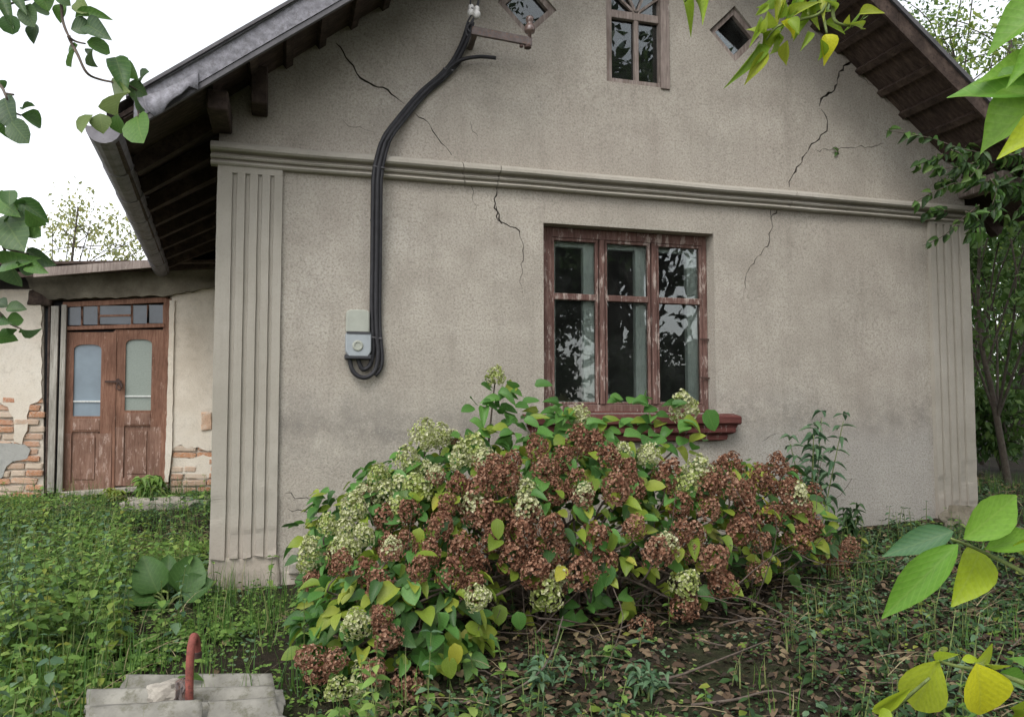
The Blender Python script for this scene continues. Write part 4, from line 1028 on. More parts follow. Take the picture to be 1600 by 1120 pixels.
# tangle of bare twigs under the bush
tw = MB()
for i in range(210):
    x = rh.uniform(.8, 3.5); y = -1.0-rh.uniform(-.25, .75)*(1-((x-2.1)/1.7)**2); p = Vector((x, y, gz(x, y)+rh.uniform(.0, .3)))
    d = Vector((rh.gauss(0, 1), rh.gauss(-.2, .5), rh.gauss(.15, .35))).normalized(); L = rh.uniform(.2, .75); pts = [p]
    for k in range(4):
        d = (d+Vector((rh.gauss(0, .25), rh.gauss(0, .25), rh.gauss(-.03, .2)))).normalized(); q = pts[-1]+d*L/4; q.z = max(q.z, gz(q.x, q.y)+.012); pts.append(q)
    r_ = rh.uniform(.0022, .0055); tw.tube(smooth_path(pts, 2), [r_*(1-.07*k) for k in range(9)], 4, False)
tag(tw.build('twig_tangle', 'twig', hyd, smooth=True), kind='stuff')

# ================================================================== weeds, grass and litter
M['weed'] = mat_leaf('weed_leaf', [(0, (.085, .17, .035)), (.4, (.145, .262, .05)), (.8, (.205, .34, .07)), (1, (.31, .41, .10))], .35, .5)
M['weed_dark'] = mat_leaf('weed_leaf_dark', [(0, (.028, .065, .020)), (.5, (.045, .10, .030)), (1, (.075, .14, .045))], .3, .5)
M['weed_blue'] = mat_leaf('weed_leaf_bluish', [(0, (.06, .13, .065)), (.5, (.105, .195, .095)), (1, (.17, .26, .14))], .3, .5)
M['weed_yellow'] = mat_leaf('weed_leaf_yellow', [(0, (.16, .24, .035)), (.6, (.26, .33, .05)), (1, (.36, .36, .08))], .4, .5)
M['grass'] = mat_leaf('grass_blade', [(0, (.055, .14, .028)), (.5, (.10, .21, .04)), (.85, (.17, .27, .06)), (1, (.34, .31, .15))], .35, .5)
M['dead_leaf'] = mat_leaf('fallen_leaf', [(0, (.07, .042, .025)), (.4, (.13, .085, .05)), (.75, (.20, .14, .085)), (1, (.30, .24, .13))], .15, .8)
M['rotten_leaf'] = mat_leaf('rotten_leaf', [(0, (.022, .015, .010)), (.5, (.042, .029, .019)), (1, (.075, .052, .034))], .1, .8)
SHEETS = [tuple((CAM+ray(x, y)*((.07-CAM.z)/ray(x, y).z))[:2]) for x, y in ((185,1060),(432,1060),(460,1150),(120,1165),(130,1084))]
BUR = CAM+ray(262, 950)*((-.01-CAM.z)/ray(262, 950).z)
WM = ['weed', 'weed_dark', 'weed_blue', 'weed_yellow']
GL = [leaf_proto(4, 'ovate', .10, .3, .02, .06), leaf_proto(4, 'round', .08, .2, .02, .05), leaf_proto(4, 'lance', .15, .35, .02)]
def blocked(x, y, pad=.0):
    if 0-pad < x < 6.05+pad and y > -.06-pad: return True
    if y > 4.1: return True
    if SHEETS and inside((x, y), SHEETS): return True
    if (x-BUR.x)**2+(y-BUR.y+.06)**2 < .20**2 or (abs(x-BUR.x) < .22 and BUR.y-.45 < y < BUR.y and rw.random() < .6): return True
    return False
def in_view(x, y):
    u, v = proj((x, y, gz(x, y)+.05)); dep = (Vector((x, y, 0))-CAM).dot(FW)
    return dep > 1.6 and -180 < u < 1780 and v < 1420
pos, kind, hgt = [], [], []
rw = random.Random(21)
def lush(x, y):                                  # how green the ground is: thick on the left, thin on the right and under the bush
    v = 1.0 if x < .35 else max(.22, 1.0-(x-.35)*1.1)
    if x > 2.9: v = max(v, .55)
    if y < -1.9 and x > .8: v = max(v, .36)
    if ((x-2.1)/1.5)**2+((y+1.0)/.75)**2 < 1: v = .05
    return v
def cluster_points(n, f, xr=(-3.6, 7.5), yr=(-3.4, 4.1)):
    out = []
    t = 0
    while len(out) < n and t < n*40:
        t += 1; y = yr[0]+(yr[1]-yr[0])*rw.random()**1.25; x = rw.uniform(*xr)
        if blocked(x, y) or not in_view(x, y): continue
        g = .5+noise.noise(Vector((x*1.1, y*1.1, 9.3)))
        if rw.random() < f(x, y)*(.35+g): out.append((x, y))
    return out
# low rosettes and creeping plants
b = Batch(); P_, Y_, N_, L_, W_, I_ = ([] for _ in range(6))
for (x, y) in cluster_points(9600, lush):
    z = gz(x, y); hh = rw.uniform(.03, .15)*(1.3 if x < .3 else .7); nl = rw.randint(5, 9); r_ = rw.random()
    pn = noise.noise(Vector((x*.9, y*.9, 5.5)))+rw.gauss(0, .16); kind = 3 if pn > .52 else 0 if pn > -.12 else 2 if pn > -.34 else 1
    if r_ < .25: kind = 0
    pn2 = noise.noise(Vector((x*1.3, y*1.3, 15.5)))+rw.gauss(0, .12)
    if x > .8 and rw.random() < .85: kind = 1 if rw.random() < .72 else 2
    sz = (rw.uniform(.012, .024) if pn2 < -.05 else rw.uniform(.018, .034) if pn2 < .28 else rw.uniform(.03, .058))*(1.0 if x < 1 else .8); mound = max(.25, 1+1.6*noise.noise(Vector((x*1.4, y*1.4, 2.2)))); hh *= mound*(.45 if y > 2.3 or x > -.55 else 1)
    for k in range(nl):
        a = rw.uniform(0, 6.28); rr = rw.uniform(.0, .07); lz = z+hh*rw.uniform(.2, 1)
        P_.append((x+math.cos(a)*rr, y+math.sin(a)*rr, lz)); Y_.append((math.cos(a), math.sin(a), rw.uniform(-.3, .35)))
        N_.append((rw.gauss(0, .3), rw.gauss(-.15, .3), 1)); L_.append(sz*rw.uniform(.8, 1.3)); W_.append(L_[-1]*rw.uniform(.6, .95)); I_.append(kind)
sel = rng.integers(0, 2, len(P_))
for i in range(2):
    k = np.where(sel == i)[0]; b.add(GL[i], np.array(P_)[k], np.array(Y_)[k], np.array(N_)[k], np.array(L_)[k], np.array(W_)[k], np.array(I_)[k])
tag(b.build('ground_weeds', WM), 'low creeping weeds covering the yard', 'weeds', kind='stuff')
# taller nettles with leaf pairs up the stem
def tall_weeds(name, spots, hr, lr, mats_w, label, wid=.5):
    b = Batch(); st = MB(); P_, Y_, N_, L_, I_ = ([] for _ in range(5))
    for (x, y) in spots:
        h = rw.uniform(*hr)*max(.35, 1+1.3*noise.noise(Vector((x*1.4, y*1.4, 2.2))))*(.4 if y > 2.6 else 1); z = gz(x, y); lean = Vector((rw.gauss(0, .18), rw.gauss(-.05, .18), 1)); nl = max(4, int(h/.045)); kd = rw.choices(range(4), mats_w)[0]
        st.tube([(x, y, z-.02), Vector((x, y, z))+lean*h*.5, Vector((x, y, z))+lean*h], [.004, .003, .0015], 3, False)
        for k in range(nl):
            t = (k+1)/nl; a = k*1.57+rw.uniform(-.3, .3); c = Vector((x, y, z))+lean*h*t; L = rw.uniform(*lr)*(1.15-.65*t)
            for s_ in (0, math.pi):
                P_.append(tuple(c)); Y_.append((math.cos(a+s_), math.sin(a+s_), rw.uniform(-.35, .15)+.5*(t > .9))); N_.append((rw.gauss(0, .2), rw.gauss(-.1, .2), 1)); L_.append(L); I_.append(kd)
    W = np.array(L_)*rng.uniform(wid*.8, wid*1.2, len(L_)); sel = rng.integers(0, 2, len(L_))
    for i in range(2):
        k = np.where(sel == i)[0]; b.add((GL[0], GL[2])[i], np.array(P_)[k], np.array(Y_)[k], np.array(N_)[k], np.array(L_)[k], W[k], np.array(I_)[k])
    o = tag(b.build(name, WM), label, 'weeds', kind='stuff')
    o2 = tag(st.build('weed_stems', 'green_stem'), 'thin green stalks of the weeds', 'stalks', kind='stuff') if False else st.build('stalks', 'green_stem', o)
    o2['kind'] = 'stuff'
    return o
def nett(x, y):
    v = .12
    if x < -.75: v = .75 if y < 2.4 else .3
    if x < -.3 and y < .4: v = .6
    if x > .1: v = .15 if y < -1.2 else 0.1
    if x > 1.2: v = .02
    return v
tall_weeds('nettle_bed', cluster_points(640, nett, (-3.6, 1.4), (-2.6, 3.9)), (.12, .36), (.035, .085), [.70, .10, .12, .08], 'bright green nettles and leafy weeds in front of the annex', .62)
tall_weeds('shade_weeds', cluster_points(420, lambda x, y: .5 if x > 2.6 or y < -1.9 else .06, (.6, 7.2), (-3.2, -.15)), (.06, .20), (.04, .075), [.12, .66, .20, .02], 'sparse dark weeds in the shade right of the bush')
# grass
b = Batch(); blade = leaf_proto(3, 'blade', .15, .35); blade2 = leaf_proto(3, 'blade', .15, .9)
spots = cluster_points(900, lambda x, y: (.75 if x < .5 else .08) if y < .6 else .3); P_, Y_, N_, L_ = [], [], [], []
for (x, y) in spots:
    z = gz(x, y); h = rw.uniform(.10, .24)*(1 if x < .6 else .7)
    for k in range(8):
        a = rw.uniform(0, 6.28); P_.append((x+rw.gauss(0, .03), y+rw.gauss(0, .03), z-.01)); Y_.append((math.cos(a)*.55, math.sin(a)*.55, rw.uniform(.6, 1.1))); N_.append((-math.cos(a), -math.sin(a), .6)); L_.append(h*rw.uniform(.6, 1.2))
sel = rng.integers(0, 2, len(P_))
for i in range(2):
    k = np.where(sel == i)[0]; b.add((blade, blade2)[i], np.array(P_)[k], np.array(Y_)[k], -np.array(N_)[k], np.array(L_)[k], rng.uniform(.004, .009, len(k)))
tag(b.build('grass', ['grass']), 'long thin grass growing among the weeds', 'grass', kind='stuff')
b = Batch(); P_, Y_, L_ = [], [], []                 # dry straw among the green
for (x, y) in cluster_points(260, lambda x, y: .6 if x < .9 else .25):
    z = gz(x, y)
    for k in range(5):
        a = rw.uniform(0, 6.28); P_.append((x+rw.gauss(0, .05), y+rw.gauss(0, .05), z+rw.uniform(.02, .10))); Y_.append((math.cos(a), math.sin(a), rw.uniform(-.05, .7))); L_.append(rw.uniform(.10, .32))
b.add(blade, P_, Y_, [(0, -.3, 1)]*len(P_), L_, rng.uniform(.003, .006, len(P_)))
M['straw'] = mat_leaf('dry_straw', [(0, (.20, .16, .08)), (1, (.38, .32, .19))], .2, .7)
tag(b.build('dry_straw', ['straw']), 'pale dry grass stalks lying among the weeds', 'straw', kind='stuff')
# fallen leaves and sticks in the shade
b = Batch(); sp = cluster_points(6500, lambda x, y: .75 if x > .7 else .06)
n = len(sp); pz = np.array([(x, y, gz(x, y)+rw.uniform(.004, .03)) for x, y in sp]); a = rng.uniform(0, 6.28, n)
b.add(GL[0], pz, np.stack([np.cos(a), np.sin(a), rng.normal(0, .15, n)], 1), np.stack([rng.normal(0, .35, n), rng.normal(0, .35, n), np.ones(n)], 1), rng.uniform(.025, .065, n), rng.uniform(.018, .045, n), rng.choice([0, 1], n, p=[.9, .1]))
sp2 = []
while len(sp2) < 6500:
    x, y = rw.uniform(.6, 4.6), rw.uniform(-3.0, -.2)
    if not blocked(x, y): sp2.append((x, y))
n = len(sp2); pz = np.array([(x, y, gz(x, y)+rw.uniform(.002, .025)) for x, y in sp2]); a = rng.uniform(0, 6.28, n)
b.add(GL[2], pz, np.stack([np.cos(a), np.sin(a), rng.normal(0, .2, n)], 1), np.stack([rng.normal(0, .5, n), rng.normal(0, .5, n), np.ones(n)], 1), rng.uniform(.02, .06, n), rng.uniform(.010, .034, n), rng.choice([0, 2], n, p=[.4, .6]))
tag(b.build('leaf_litter', ['dead_leaf', 'weed_yellow', 'rotten_leaf']), 'brown fallen leaves scattered on the dark soil', 'leaves', kind='stuff')
sticks = MB()
for i in range(130):
    x, y = rw.choice(sp); z = gz(x, y)+.012; a = rw.uniform(0, 6.28); L = rw.uniform(.08, .4)
    sticks.tube([(x, y, z), (x+math.cos(a)*L*.5, y+math.sin(a)*L*.5, gz(x+math.cos(a)*L*.5, y+math.sin(a)*L*.5)+.015+rw.uniform(0, .03)), (x+math.cos(a+.3)*L, y+math.sin(a+.3)*L, gz(x+math.cos(a+.3)*L, y+math.sin(a+.3)*L)+.012)], [.004, .0035, .002], 4, False)
tag(sticks.build('stick_litter', 'twig'), 'small dry sticks lying on the soil', 'sticks', kind='stuff')

def atZ(px, py, z): d = ray(px, py); return CAM+d*((z-CAM.z)/d.z)
# individual plants
def big_leaf_plant(name, label, base, leaves, mat, proto, cat='plant'):
    e = empty(name, base, label, cat); me = leaf_mesh('leaf', proto, mat)
    for (bp, tp, w, nr) in leaves:
        bp, tp = Vector(bp), Vector(tp)
        st = MB(); st.tube(smooth_path([base, (Vector(base)+bp)/2+Vector((0, 0, .02)), bp], 3), .006, 5); st.build('stalk', 'green_stem', e, smooth=True)
        place_leaf(me, e, bp, tp-bp, nr, (tp-bp).length, w)
    return e
M['burdock'] = mat_leaf('burdock_leaf', [(0, (.04, .10, .024)), (.5, (.065, .145, .032)), (1, (.075, .16, .04))], .3, .5, veins=.09)
BP = leaf_proto(8, 'ovate', .3, .25, .03, .03)
bb = Vector((BUR.x, BUR.y, gz(BUR.x, BUR.y))); By = bb.y
big_leaf_plant('burdock', 'burdock with large broad leaves beside the house corner', bb, [
    (P(240,930,By), P(190,930,By-.08), .23, (-.3,-.6,.6)), (P(246,925,By), P(222,868,By+.03), .20, (0,-.9,.3)), (P(282,925,By), P(306,866,By+.05), .21, (.2,-.9,.3)),
    (P(285,930,By), P(328,905,By-.03), .18, (.3,-.7,.6)), (P(262,922,By+.05), P(262,864,By+.12), .14, (0,-.9,.3)), (P(255,940,By-.02), P(228,962,By-.15), .16, (-.2,-.6,.7))], 'burdock', BP)
def sprig(name, label, base, pairs, h, L, mat, spread=.5, stems=3, cat='plant', lean=(0, 0)):
    e = empty(name, base, label, cat); me = [leaf_mesh('leaf', GL[2], mat), leaf_mesh('leaf', leaf_proto(4, 'lance', .3, .6), mat)]
    for s_ in range(stems):
        hh = h*rw.uniform(.7, 1.0); ln = Vector((rw.gauss(lean[0], spread*.3), rw.gauss(lean[1], spread*.2), 1)); b0 = Vector(base)+Vector((rw.gauss(0, .03), rw.gauss(0, .03), -.02))
        pts = [b0+ln*hh*t+Vector((0, 0, -.05*t*t)) for t in (0, .35, .7, 1)]
        st = MB(); st.tube(smooth_path(pts, 3), [.006-.0004*k for k in range(10)], 5); st.build('stem', 'green_stem', e, smooth=True)
        for k in range(pairs):
            t = .3+.7*(k+1)/pairs; c = b0+ln*hh*t; a = k*1.3+rw.uniform(-.3, .3)
            for q in (0, 2.1, 4.2):
                place_leaf(rw.choice(me), e, c, (math.cos(a+q), math.sin(a+q), rw.uniform(-.5, .3)), (rw.gauss(0, .2), -.3, 1), L*rw.uniform(.7, 1.2)*(1.1-.4*t), L*.28)
    return e
def on_ground(px, py, guess=0.0):
    p = atZ(px, py, guess)
    for _ in range(4): p = atZ(px, py, gz(p.x, p.y))
    p.z = gz(p.x, p.y); return p
q = P(1265, 860, -.28); q.z = gz(q.x, q.y)
sprig('tall_weed', 'tall narrow-leaved weed against the wall right of the bush', q, 8, 1.05, .13, 'weed_blue', .45, 5)
q = P(1330, 900, -.45); q.z = gz(q.x, q.y)
sprig('low_weed', 'dark leafy weed at the right foot of the bush', q, 5, .35, .10, 'weed_dark', .7, 4)
q = P(236, 770, 3.75); q.z = gz(q.x, q.y)+.02
sprig('doorstep_weed', 'bright green bushy weed growing on the doorstep', q, 5, .28, .16, 'weed', 1.0, 10, lean=(0, -.1))
q = P(180, 778, 3.7); q.z = gz(q.x, q.y)
sprig('doorstep_seedling', 'small pale weed at the foot of the double door', q, 4, .16, .10, 'weed_yellow', 1.0, 7)
for i, (x, y, lb) in enumerate(((840,1075,'round-leaved seedling in front of the bush, left of two'),(1010,1085,'round-leaved seedling in front of the bush, right of two'))):
    g = on_ground(x, y); sprig('seedling', lb, g, 3, .14, .075, 'weed_blue', 1.0, 5)
M['flower_head_dry'] = M['petal_rust']

# ------------------------------------------------------------------ things lying in the yard
def corrugated(name, label, quad, z, pitch, amp, mat='old_sheet', seed=0, thick=.007, group='old corrugated sheets piled in the grass'):
    a, b_, c, d = [atZ(x, y, z) for x, y in quad]      # back-left, back-right, front-right, front-left
    base = (a+b_+c+d)/4
    nu, nv = 16, 28; m = MB(); rd = random.Random(seed); top = []
    for j in range(nv+1):
        v = j/nv; l = a.lerp(d, v); r_ = b_.lerp(c, v); dist = (d-a).length*v
        for i in range(nu+1):
            u = i/nu; p = l.lerp(r_, u)
            if i in (0, nu): p = p+(r_-l).normalized()*noise.noise(Vector((v*6, seed, i)))*.015
            if j in (0, nv): p = p+(d-a).normalized()*noise.noise(Vector((u*5, seed*2, j)))*.012
            p = p+Vector((0, 0, amp*math.cos(dist/pitch*2*math.pi)+noise.noise(p*3+Vector((seed, 0, 0)))*.006)); top.append(p)
    n = nu+1; N_ = len(top); bot = [p-Vector((0, 0, thick)) for p in top]
    fs = [(j*n+i, j*n+i+1, (j+1)*n+i+1, (j+1)*n+i) for j in range(nv) for i in range(nu)]; fs2 = [tuple(N_+k for k in reversed(f)) for f in fs]
    rim = [(i, N_+i, N_+i+1, i+1) for i in range(nu)]+[(nv*n+i+1, N_+nv*n+i+1, N_+nv*n+i, nv*n+i) for i in range(nu)]
    rim += [((j+1)*n, N_+(j+1)*n, N_+j*n, j*n) for j in range(nv)]+[(j*n+nu, N_+j*n+nu, N_+(j+1)*n+nu, (j+1)*n+nu) for j in range(nv)]
    m.add(top+bot, fs+fs2+rim); o = m.build(name, mat, None, smooth=True)
    return tag(o, label, 'sheet', group)
corrugated('corrugated_sheet', 'grey corrugated sheet at the back of the pile behind the red pipe', [(196,1062),(424,1061),(446,1096),(168,1096)], .03, .19, .024, seed=1)
corrugated('corrugated_sheet', 'broad grey corrugated sheet in the middle of the pile, sticking out left', [(136,1086),(292,1083),(300,1124),(130,1130)], .07, .19, .026, seed=2)
corrugated('corrugated_sheet', 'broken corrugated sheet right of the red pipe', [(300,1084),(428,1082),(446,1118),(310,1120)], .065, .18, .026, seed=3)
corrugated('corrugated_sheet', 'frontmost corrugated sheet at the bottom edge, left of the red pipe', [(140,1116),(316,1101),(322,1150),(120,1165)], .105, .19, .026, seed=4)
corrugated('corrugated_sheet', 'frontmost corrugated sheet at the bottom edge, right of the red pipe', [(324,1106),(430,1097),(462,1150),(330,1155)], .09, .18, .024, seed=5)
p0 = atZ(262, 1088, .09)
def lump(name, label, c, s_, mat, seed, cat='stone'):
    bm = bmesh.new(); bmesh.ops.create_icosphere(bm, subdivisions=3, radius=1)
    for v in bm.verts:
        q = v.co.copy(); f_ = 1+.35*noise.noise(q*1.3+Vector((seed, 0, 0)))+.16*noise.noise(q*4+Vector((seed, 0, 0))); v.co = Vector((q.x*s_[0]*f_, q.y*s_[1]*f_, q.z*s_[2]*f_))+Vector(c)
    me = bpy.data.meshes.new(name); bm.to_mesh(me); bm.free(); me.materials.append(M[mat]); return tag(link(name, me), label, cat)
def rubble(name, label, c, s_, mat, seed, cat='stone'):
    bm = bmesh.new(); bmesh.ops.create_cube(bm, size=1); bmesh.ops.bevel(bm, geom=bm.edges[:], offset=.08, segments=1, affect='EDGES'); bmesh.ops.subdivide_edges(bm, edges=bm.edges[:], cuts=3, use_grid_fill=True)
    for v in bm.verts:
        q = v.co.copy(); v.co += noise.noise_vector(q*2+Vector((seed, 0, 0)))*.30+noise.noise_vector(q*6+Vector((seed, 0, 0)))*.14
        v.co = Vector((v.co.x*s_[0], v.co.y*s_[1], v.co.z*s_[2]))+Vector(c)
    me = bpy.data.meshes.new(name); bm.to_mesh(me); bm.free(); me.materials.append(M[mat]); return tag(link(name, me), label, cat)
lump('mortar_lump', 'pale lump of broken mortar on the sheets beside the red pipe', p0+Vector((0, 0, .015)), (.075, .06, .042), 'stone', 3)
p1 = atZ(284, 1092, .09); rubble('brick_piece', 'dark rusty brown brick piece leaning on the red pipe', p1+Vector((0, 0, .03)), (.04, .05, .07), 'steel', 5, 'brick')
pb0 = atZ(296, 1112, .05); Yp = pb0.y
pp = empty('bent_pipe', pb0, 'red rusty pipe with a bent top standing in the sheet pile', 'pipe')
m = MB(); m.tube(smooth_path([pb0-Vector((0, 0, .15)), P(296,1060,Yp), P(297,1030,Yp), P(299,1008,Yp+.005), P(303,994,Yp+.03), P(307,1002,Yp+.07), P(308,1022,Yp+.08)], 5), .0145, 12); m.build('pipe', 'red_pipe', pp, smooth=True)
m = MB(); e = P(308,1022,Yp+.08); m.lathe(e-Vector((0, 0, .012)), [(.017, 0), (.018, .02), (.015, .024)], 12); m.build('pipe_end', 'rust_iron', pp)
a = atZ(262, 787, .20)
o = rough_block('concrete_slab', P(190,790,a.y).x, P(326,790,a.y).x, a.y-.1, a.y+.28, .12, .235, .05, .022, 'stone', None); tag(o, 'broken pale concrete slab lying in front of the annex door', 'slab')
a = atZ(268, 890, .05); o = rough_block('flat_stone', a.x-.10, a.x+.14, a.y-.08, a.y+.1, -.05, .06, .04, .02, 'stone', None, 3); tag(o, 'grey flat stone behind the burdock leaves', 'stone')
a = on_ground(1500, 845); lump('field_stone', 'rounded grey stone at the right foot of the wall', (5.5, -.35, gz(5.5, -.35)+.05), (.17, .13, .11), 'annex_beam', 6)
def twig(label, pts, r_=.007):
    q = [on_ground(x, y)+Vector((0, 0, h)) for x, y, h in pts]; m = MB(); pth = smooth_path(q, 4); n_ = len(pth)
    m.tube(pth, [r_*(1-.6*k/n_) for k in range(n_)], 6); return tag(m.build('fallen_twig', 'twig', None, smooth=True), label, 'twig', 'bare twigs lying on the soil')
twig('bare curved twig below the middle of the bush', [(715,1105,.02),(780,1100,.03),(850,1080,.10),(880,1040,.22)])
twig('long thin twig lying right of the bush', [(1000,1075,.02),(1060,1070,.04),(1120,1050,.05),(1200,1010,.03)])
twig('dry twig at the bottom edge right of centre', [(1080,1105,.01),(1150,1100,.02),(1210,1090,.03),(1260,1100,.01)])
twig('thin twig arching out under the right side of the bush', [(1130,985,.03),(1190,990,.08),(1250,1000,.05),(1310,1015,.01)], .005)

# ================================================================== trees
M['tree_light'] = mat_leaf('tree_leaf_light', [(0, (.10, .17, .03)), (.5, (.17, .25, .045)), (1, (.28, .34, .07))], .4, .5)
M['tree_mid'] = mat_leaf('tree_leaf_mid', [(0, (.045, .10, .022)), (.5, (.08, .155, .034)), (1, (.13, .21, .05))], .35, .5)
M['tree_dark'] = mat_leaf('tree_leaf_dark', [(0, (.020, .048, .014)), (.5, (.035, .075, .020)), (1, (.06, .11, .032))], .3, .5)
M['tree_pale'] = mat_leaf('tree_leaf_pale', [(0, (.22, .25, .10)), (.5, (.34, .37, .13)), (1, (.46, .44, .16))], .4, .5)
TL = leaf_proto(2, 'ovate', .15, .3)
def tree(name, label, base, h, crown, leaf, nleaf, mat, tr=.10, nb=9, seed=1, clump=.45, group=None, fork=None, clumps=None, cat='tree', low=.25):
    """crown: (centre offset, radii); leaves in clumps round the branch ends"""
    rd = random.Random(seed); base = Vector(base); e = empty(name, base, label, cat, group); co, rr = Vector(crown[0]), crown[1]; m = MB()
    topp = base+Vector((rd.gauss(0, .15), rd.gauss(0, .15), h*.82)); mid = base.lerp(topp, .5)+Vector((rd.gauss(0, .12), rd.gauss(0, .12), 0))
    trunk = smooth_path([base-Vector((0, 0, .15)), base.lerp(mid, .5)+Vector((rd.gauss(0, .05), 0, 0)), mid, topp], 5); n_ = len(trunk)
    m.tube(trunk, [tr*(1.15-.95*k/n_) for k in range(n_)], 7); ends = []
    for i in range(nb):
        k = rd.randrange(int(n_*low), n_-1); s0 = trunk[k]; v = Vector((rd.gauss(0, 1), rd.gauss(0, 1), rd.gauss(.25, .7))).normalized()
        t = base+co+Vector([v[j]*rr[j]*rd.uniform(.55, 1) for j in range(3)]); md = s0.lerp(t, .5)+Vector((rd.gauss(0, .12), rd.gauss(0, .12), .12)); pth = smooth_path([s0, md, t], 4)
        r0 = tr*(1-.85*k/n_)*.6; m.tube(pth, [r0*(1-.8*q/8) for q in range(9)], 5, False); ends += [t, pth[5], pth[7]]
        for _ in range(3):
            s1 = pth[rd.randrange(3, 8)]; t2 = s1+Vector((rd.gauss(0, .5), rd.gauss(0, .5), rd.gauss(.1, .4)))*min(rr)*.5; m.tube(smooth_path([s1, s1.lerp(t2, .5)+Vector((0, 0, .06)), t2], 3), [r0*.45*(1-.12*q) for q in range(7)], 4, False); ends.append(t2)
    m.build('trunk', 'bark', e, smooth=True)
    rg = np.random.default_rng(seed+100); E = np.array([tuple(p) for p in ends]); idx = rg.integers(0, len(E), nleaf)
    rad = rg.uniform(.5, 1.3, len(E))*clump; off = rg.normal(size=(nleaf, 3)); off = norm(off)*(rg.random(nleaf)**.5)[:, None]*rad[idx][:, None]*np.array([1, 1, .7]); pos = E[idx]+off
    keep = pos[:, 2] > base.z+.12; pos = pos[keep]; n2 = len(pos); b = Batch(); yd = norm(rg.normal(size=(n2, 3)))+np.array([0, 0, -.35]); nr = norm(rg.normal(size=(n2, 3))*.8+np.array([0, 0, .9]))
    L = rg.uniform(.7, 1.3, n2)*leaf; b.add(TL, pos, yd, nr, L, L*rg.uniform(.45, .7, n2), 0); b.build('crown', [mat], e)
    return e
BG = 'trees and shrubs behind the right side of the house'
def at(px, Y): p = P(px, 640, Y); return (p.x, Y, gz(p.x, Y))
tree('leafy_tree', 'dark broadleaf tree whose branches hang over the right eave', at(1575, .9), 4.2, ((0, 0, 2.9), (1.0, 1.0, 1.1)), .09, 3000, 'tree_mid', .035, 13, 3, .38, BG)
tree('leafy_tree', 'forked tree with thin dark trunk right of the house corner', at(1580, 3.2), 5.2, ((0, 0, 3.2), (1.6, 1.4, 1.9)), .09, 3600, 'tree_light', .045, 12, 5, .42, BG)
tree('leafy_tree', 'pale yellow-green tree seen beyond the right corner', at(1550, 7.5), 7.0, ((0, 0, 4.2), (2.4, 2.2, 2.8)), .11, 5200, 'tree_light', .10, 14, 7, .6, BG)
tree('leafy_tree', 'tall light tree rising above the right roof slope', at(1500, 8.5), 10.5, ((0, 0, 7.8), (2.6, 2.5, 2.7)), .10, 3000, 'tree_mid', .13, 15, 9, .6, BG)
tree('leafy_tree', 'tall sunlit tree at the right edge above the eave', at(1615, 5.5), 9.0, ((0, 0, 6.0), (2.2, 2.2, 3.0)), .10, 3600, 'tree_light', .11, 14, 11, .55, BG)
tree('leafy_tree', 'bushy green tree at the right edge behind the foreground leaves', at(1660, 1.8), 4.6, ((-.2, 0, 2.2), (1.2, 1.2, 2.0)), .09, 3800, 'tree_mid', .04, 13, 13, .42, BG)
for i, (px, Y, h, mt, lb) in enumerate(((1560, 1.6, 1.1, 'tree_mid', 'low dark shrub at the foot of the right wall corner'), (1590, 4.5, 2.2, 'tree_mid', 'green shrub between the thin trunks on the right'), (1545, 9.5, 3.0, 'tree_light', 'bright shrub low in the gap right of the house'), (1620, 7.5, 3.2, 'tree_mid', 'shrub filling the right edge behind the trunks'), (1570, 14, 6.0, 'tree_light', 'far yellowish shrub behind the trees on the right'))):
    tree('shrub', lb, at(px, Y), h, ((0, 0, h*.5), (h*.5, h*.45, h*.5)), .085+.003*Y, 2000, mt, .025, 12, 30+i, .28+.02*Y, BG, low=.1, cat='shrub')
for i, px in enumerate((1535, 1552, 1590, 1600)):
    lbs = ('thin sapling nearest the right wall corner', 'thin sapling second from the right wall corner', 'thin sapling third from the right wall corner', 'thin sapling farthest right beside the photo edge')
    tree('sapling', lbs[i], at(px, 2.6+i*.9), 3.6, ((0, 0, 3.0), (.5, .5, .6)), .08, 450, 'tree_mid', .028, 5, 50+i, .3, 'saplings right of the house', low=.4)
tree('leafy_tree', 'sparse pale tree beyond the annex roof', (-4.6, 16, .3), 7.0, ((.6, 0, 4.6), (2.6, 2, 1.9)), .11, 2700, 'tree_pale', .08, 16, 21, .55)
tree('leafy_tree', 'thin yellow-green tree beyond the roof at the left edge', (-8.6, 15, .3), 8.5, ((0, 0, 5.4), (2.0, 1.8, 2.4)), .13, 3000, 'tree_pale', .09, 12, 23, .5)
# trees behind the photographer, seen in the window panes
for i, (x, y, h, rx) in enumerate(((4.6, -12.5, 12, 2.9), (8.6, -13.0, 13, 3.0), (12.5, -10.5, 11, 2.9), (7.0, -18, 15, 3.6))):
    tree('yard_tree', ('tree behind the photographer reflected in the left panes', 'tree behind the photographer reflected in the middle panes', 'tree behind the photographer reflected in the right panes', 'tall tree farthest behind the photographer')[i], (x, y, -.45), h, ((0, 0, h*.52), (rx, rx, h*.45)), .24, 9500, 'tree_dark', .16, 26, 60+i, .75, 'trees behind the photographer', low=.12)

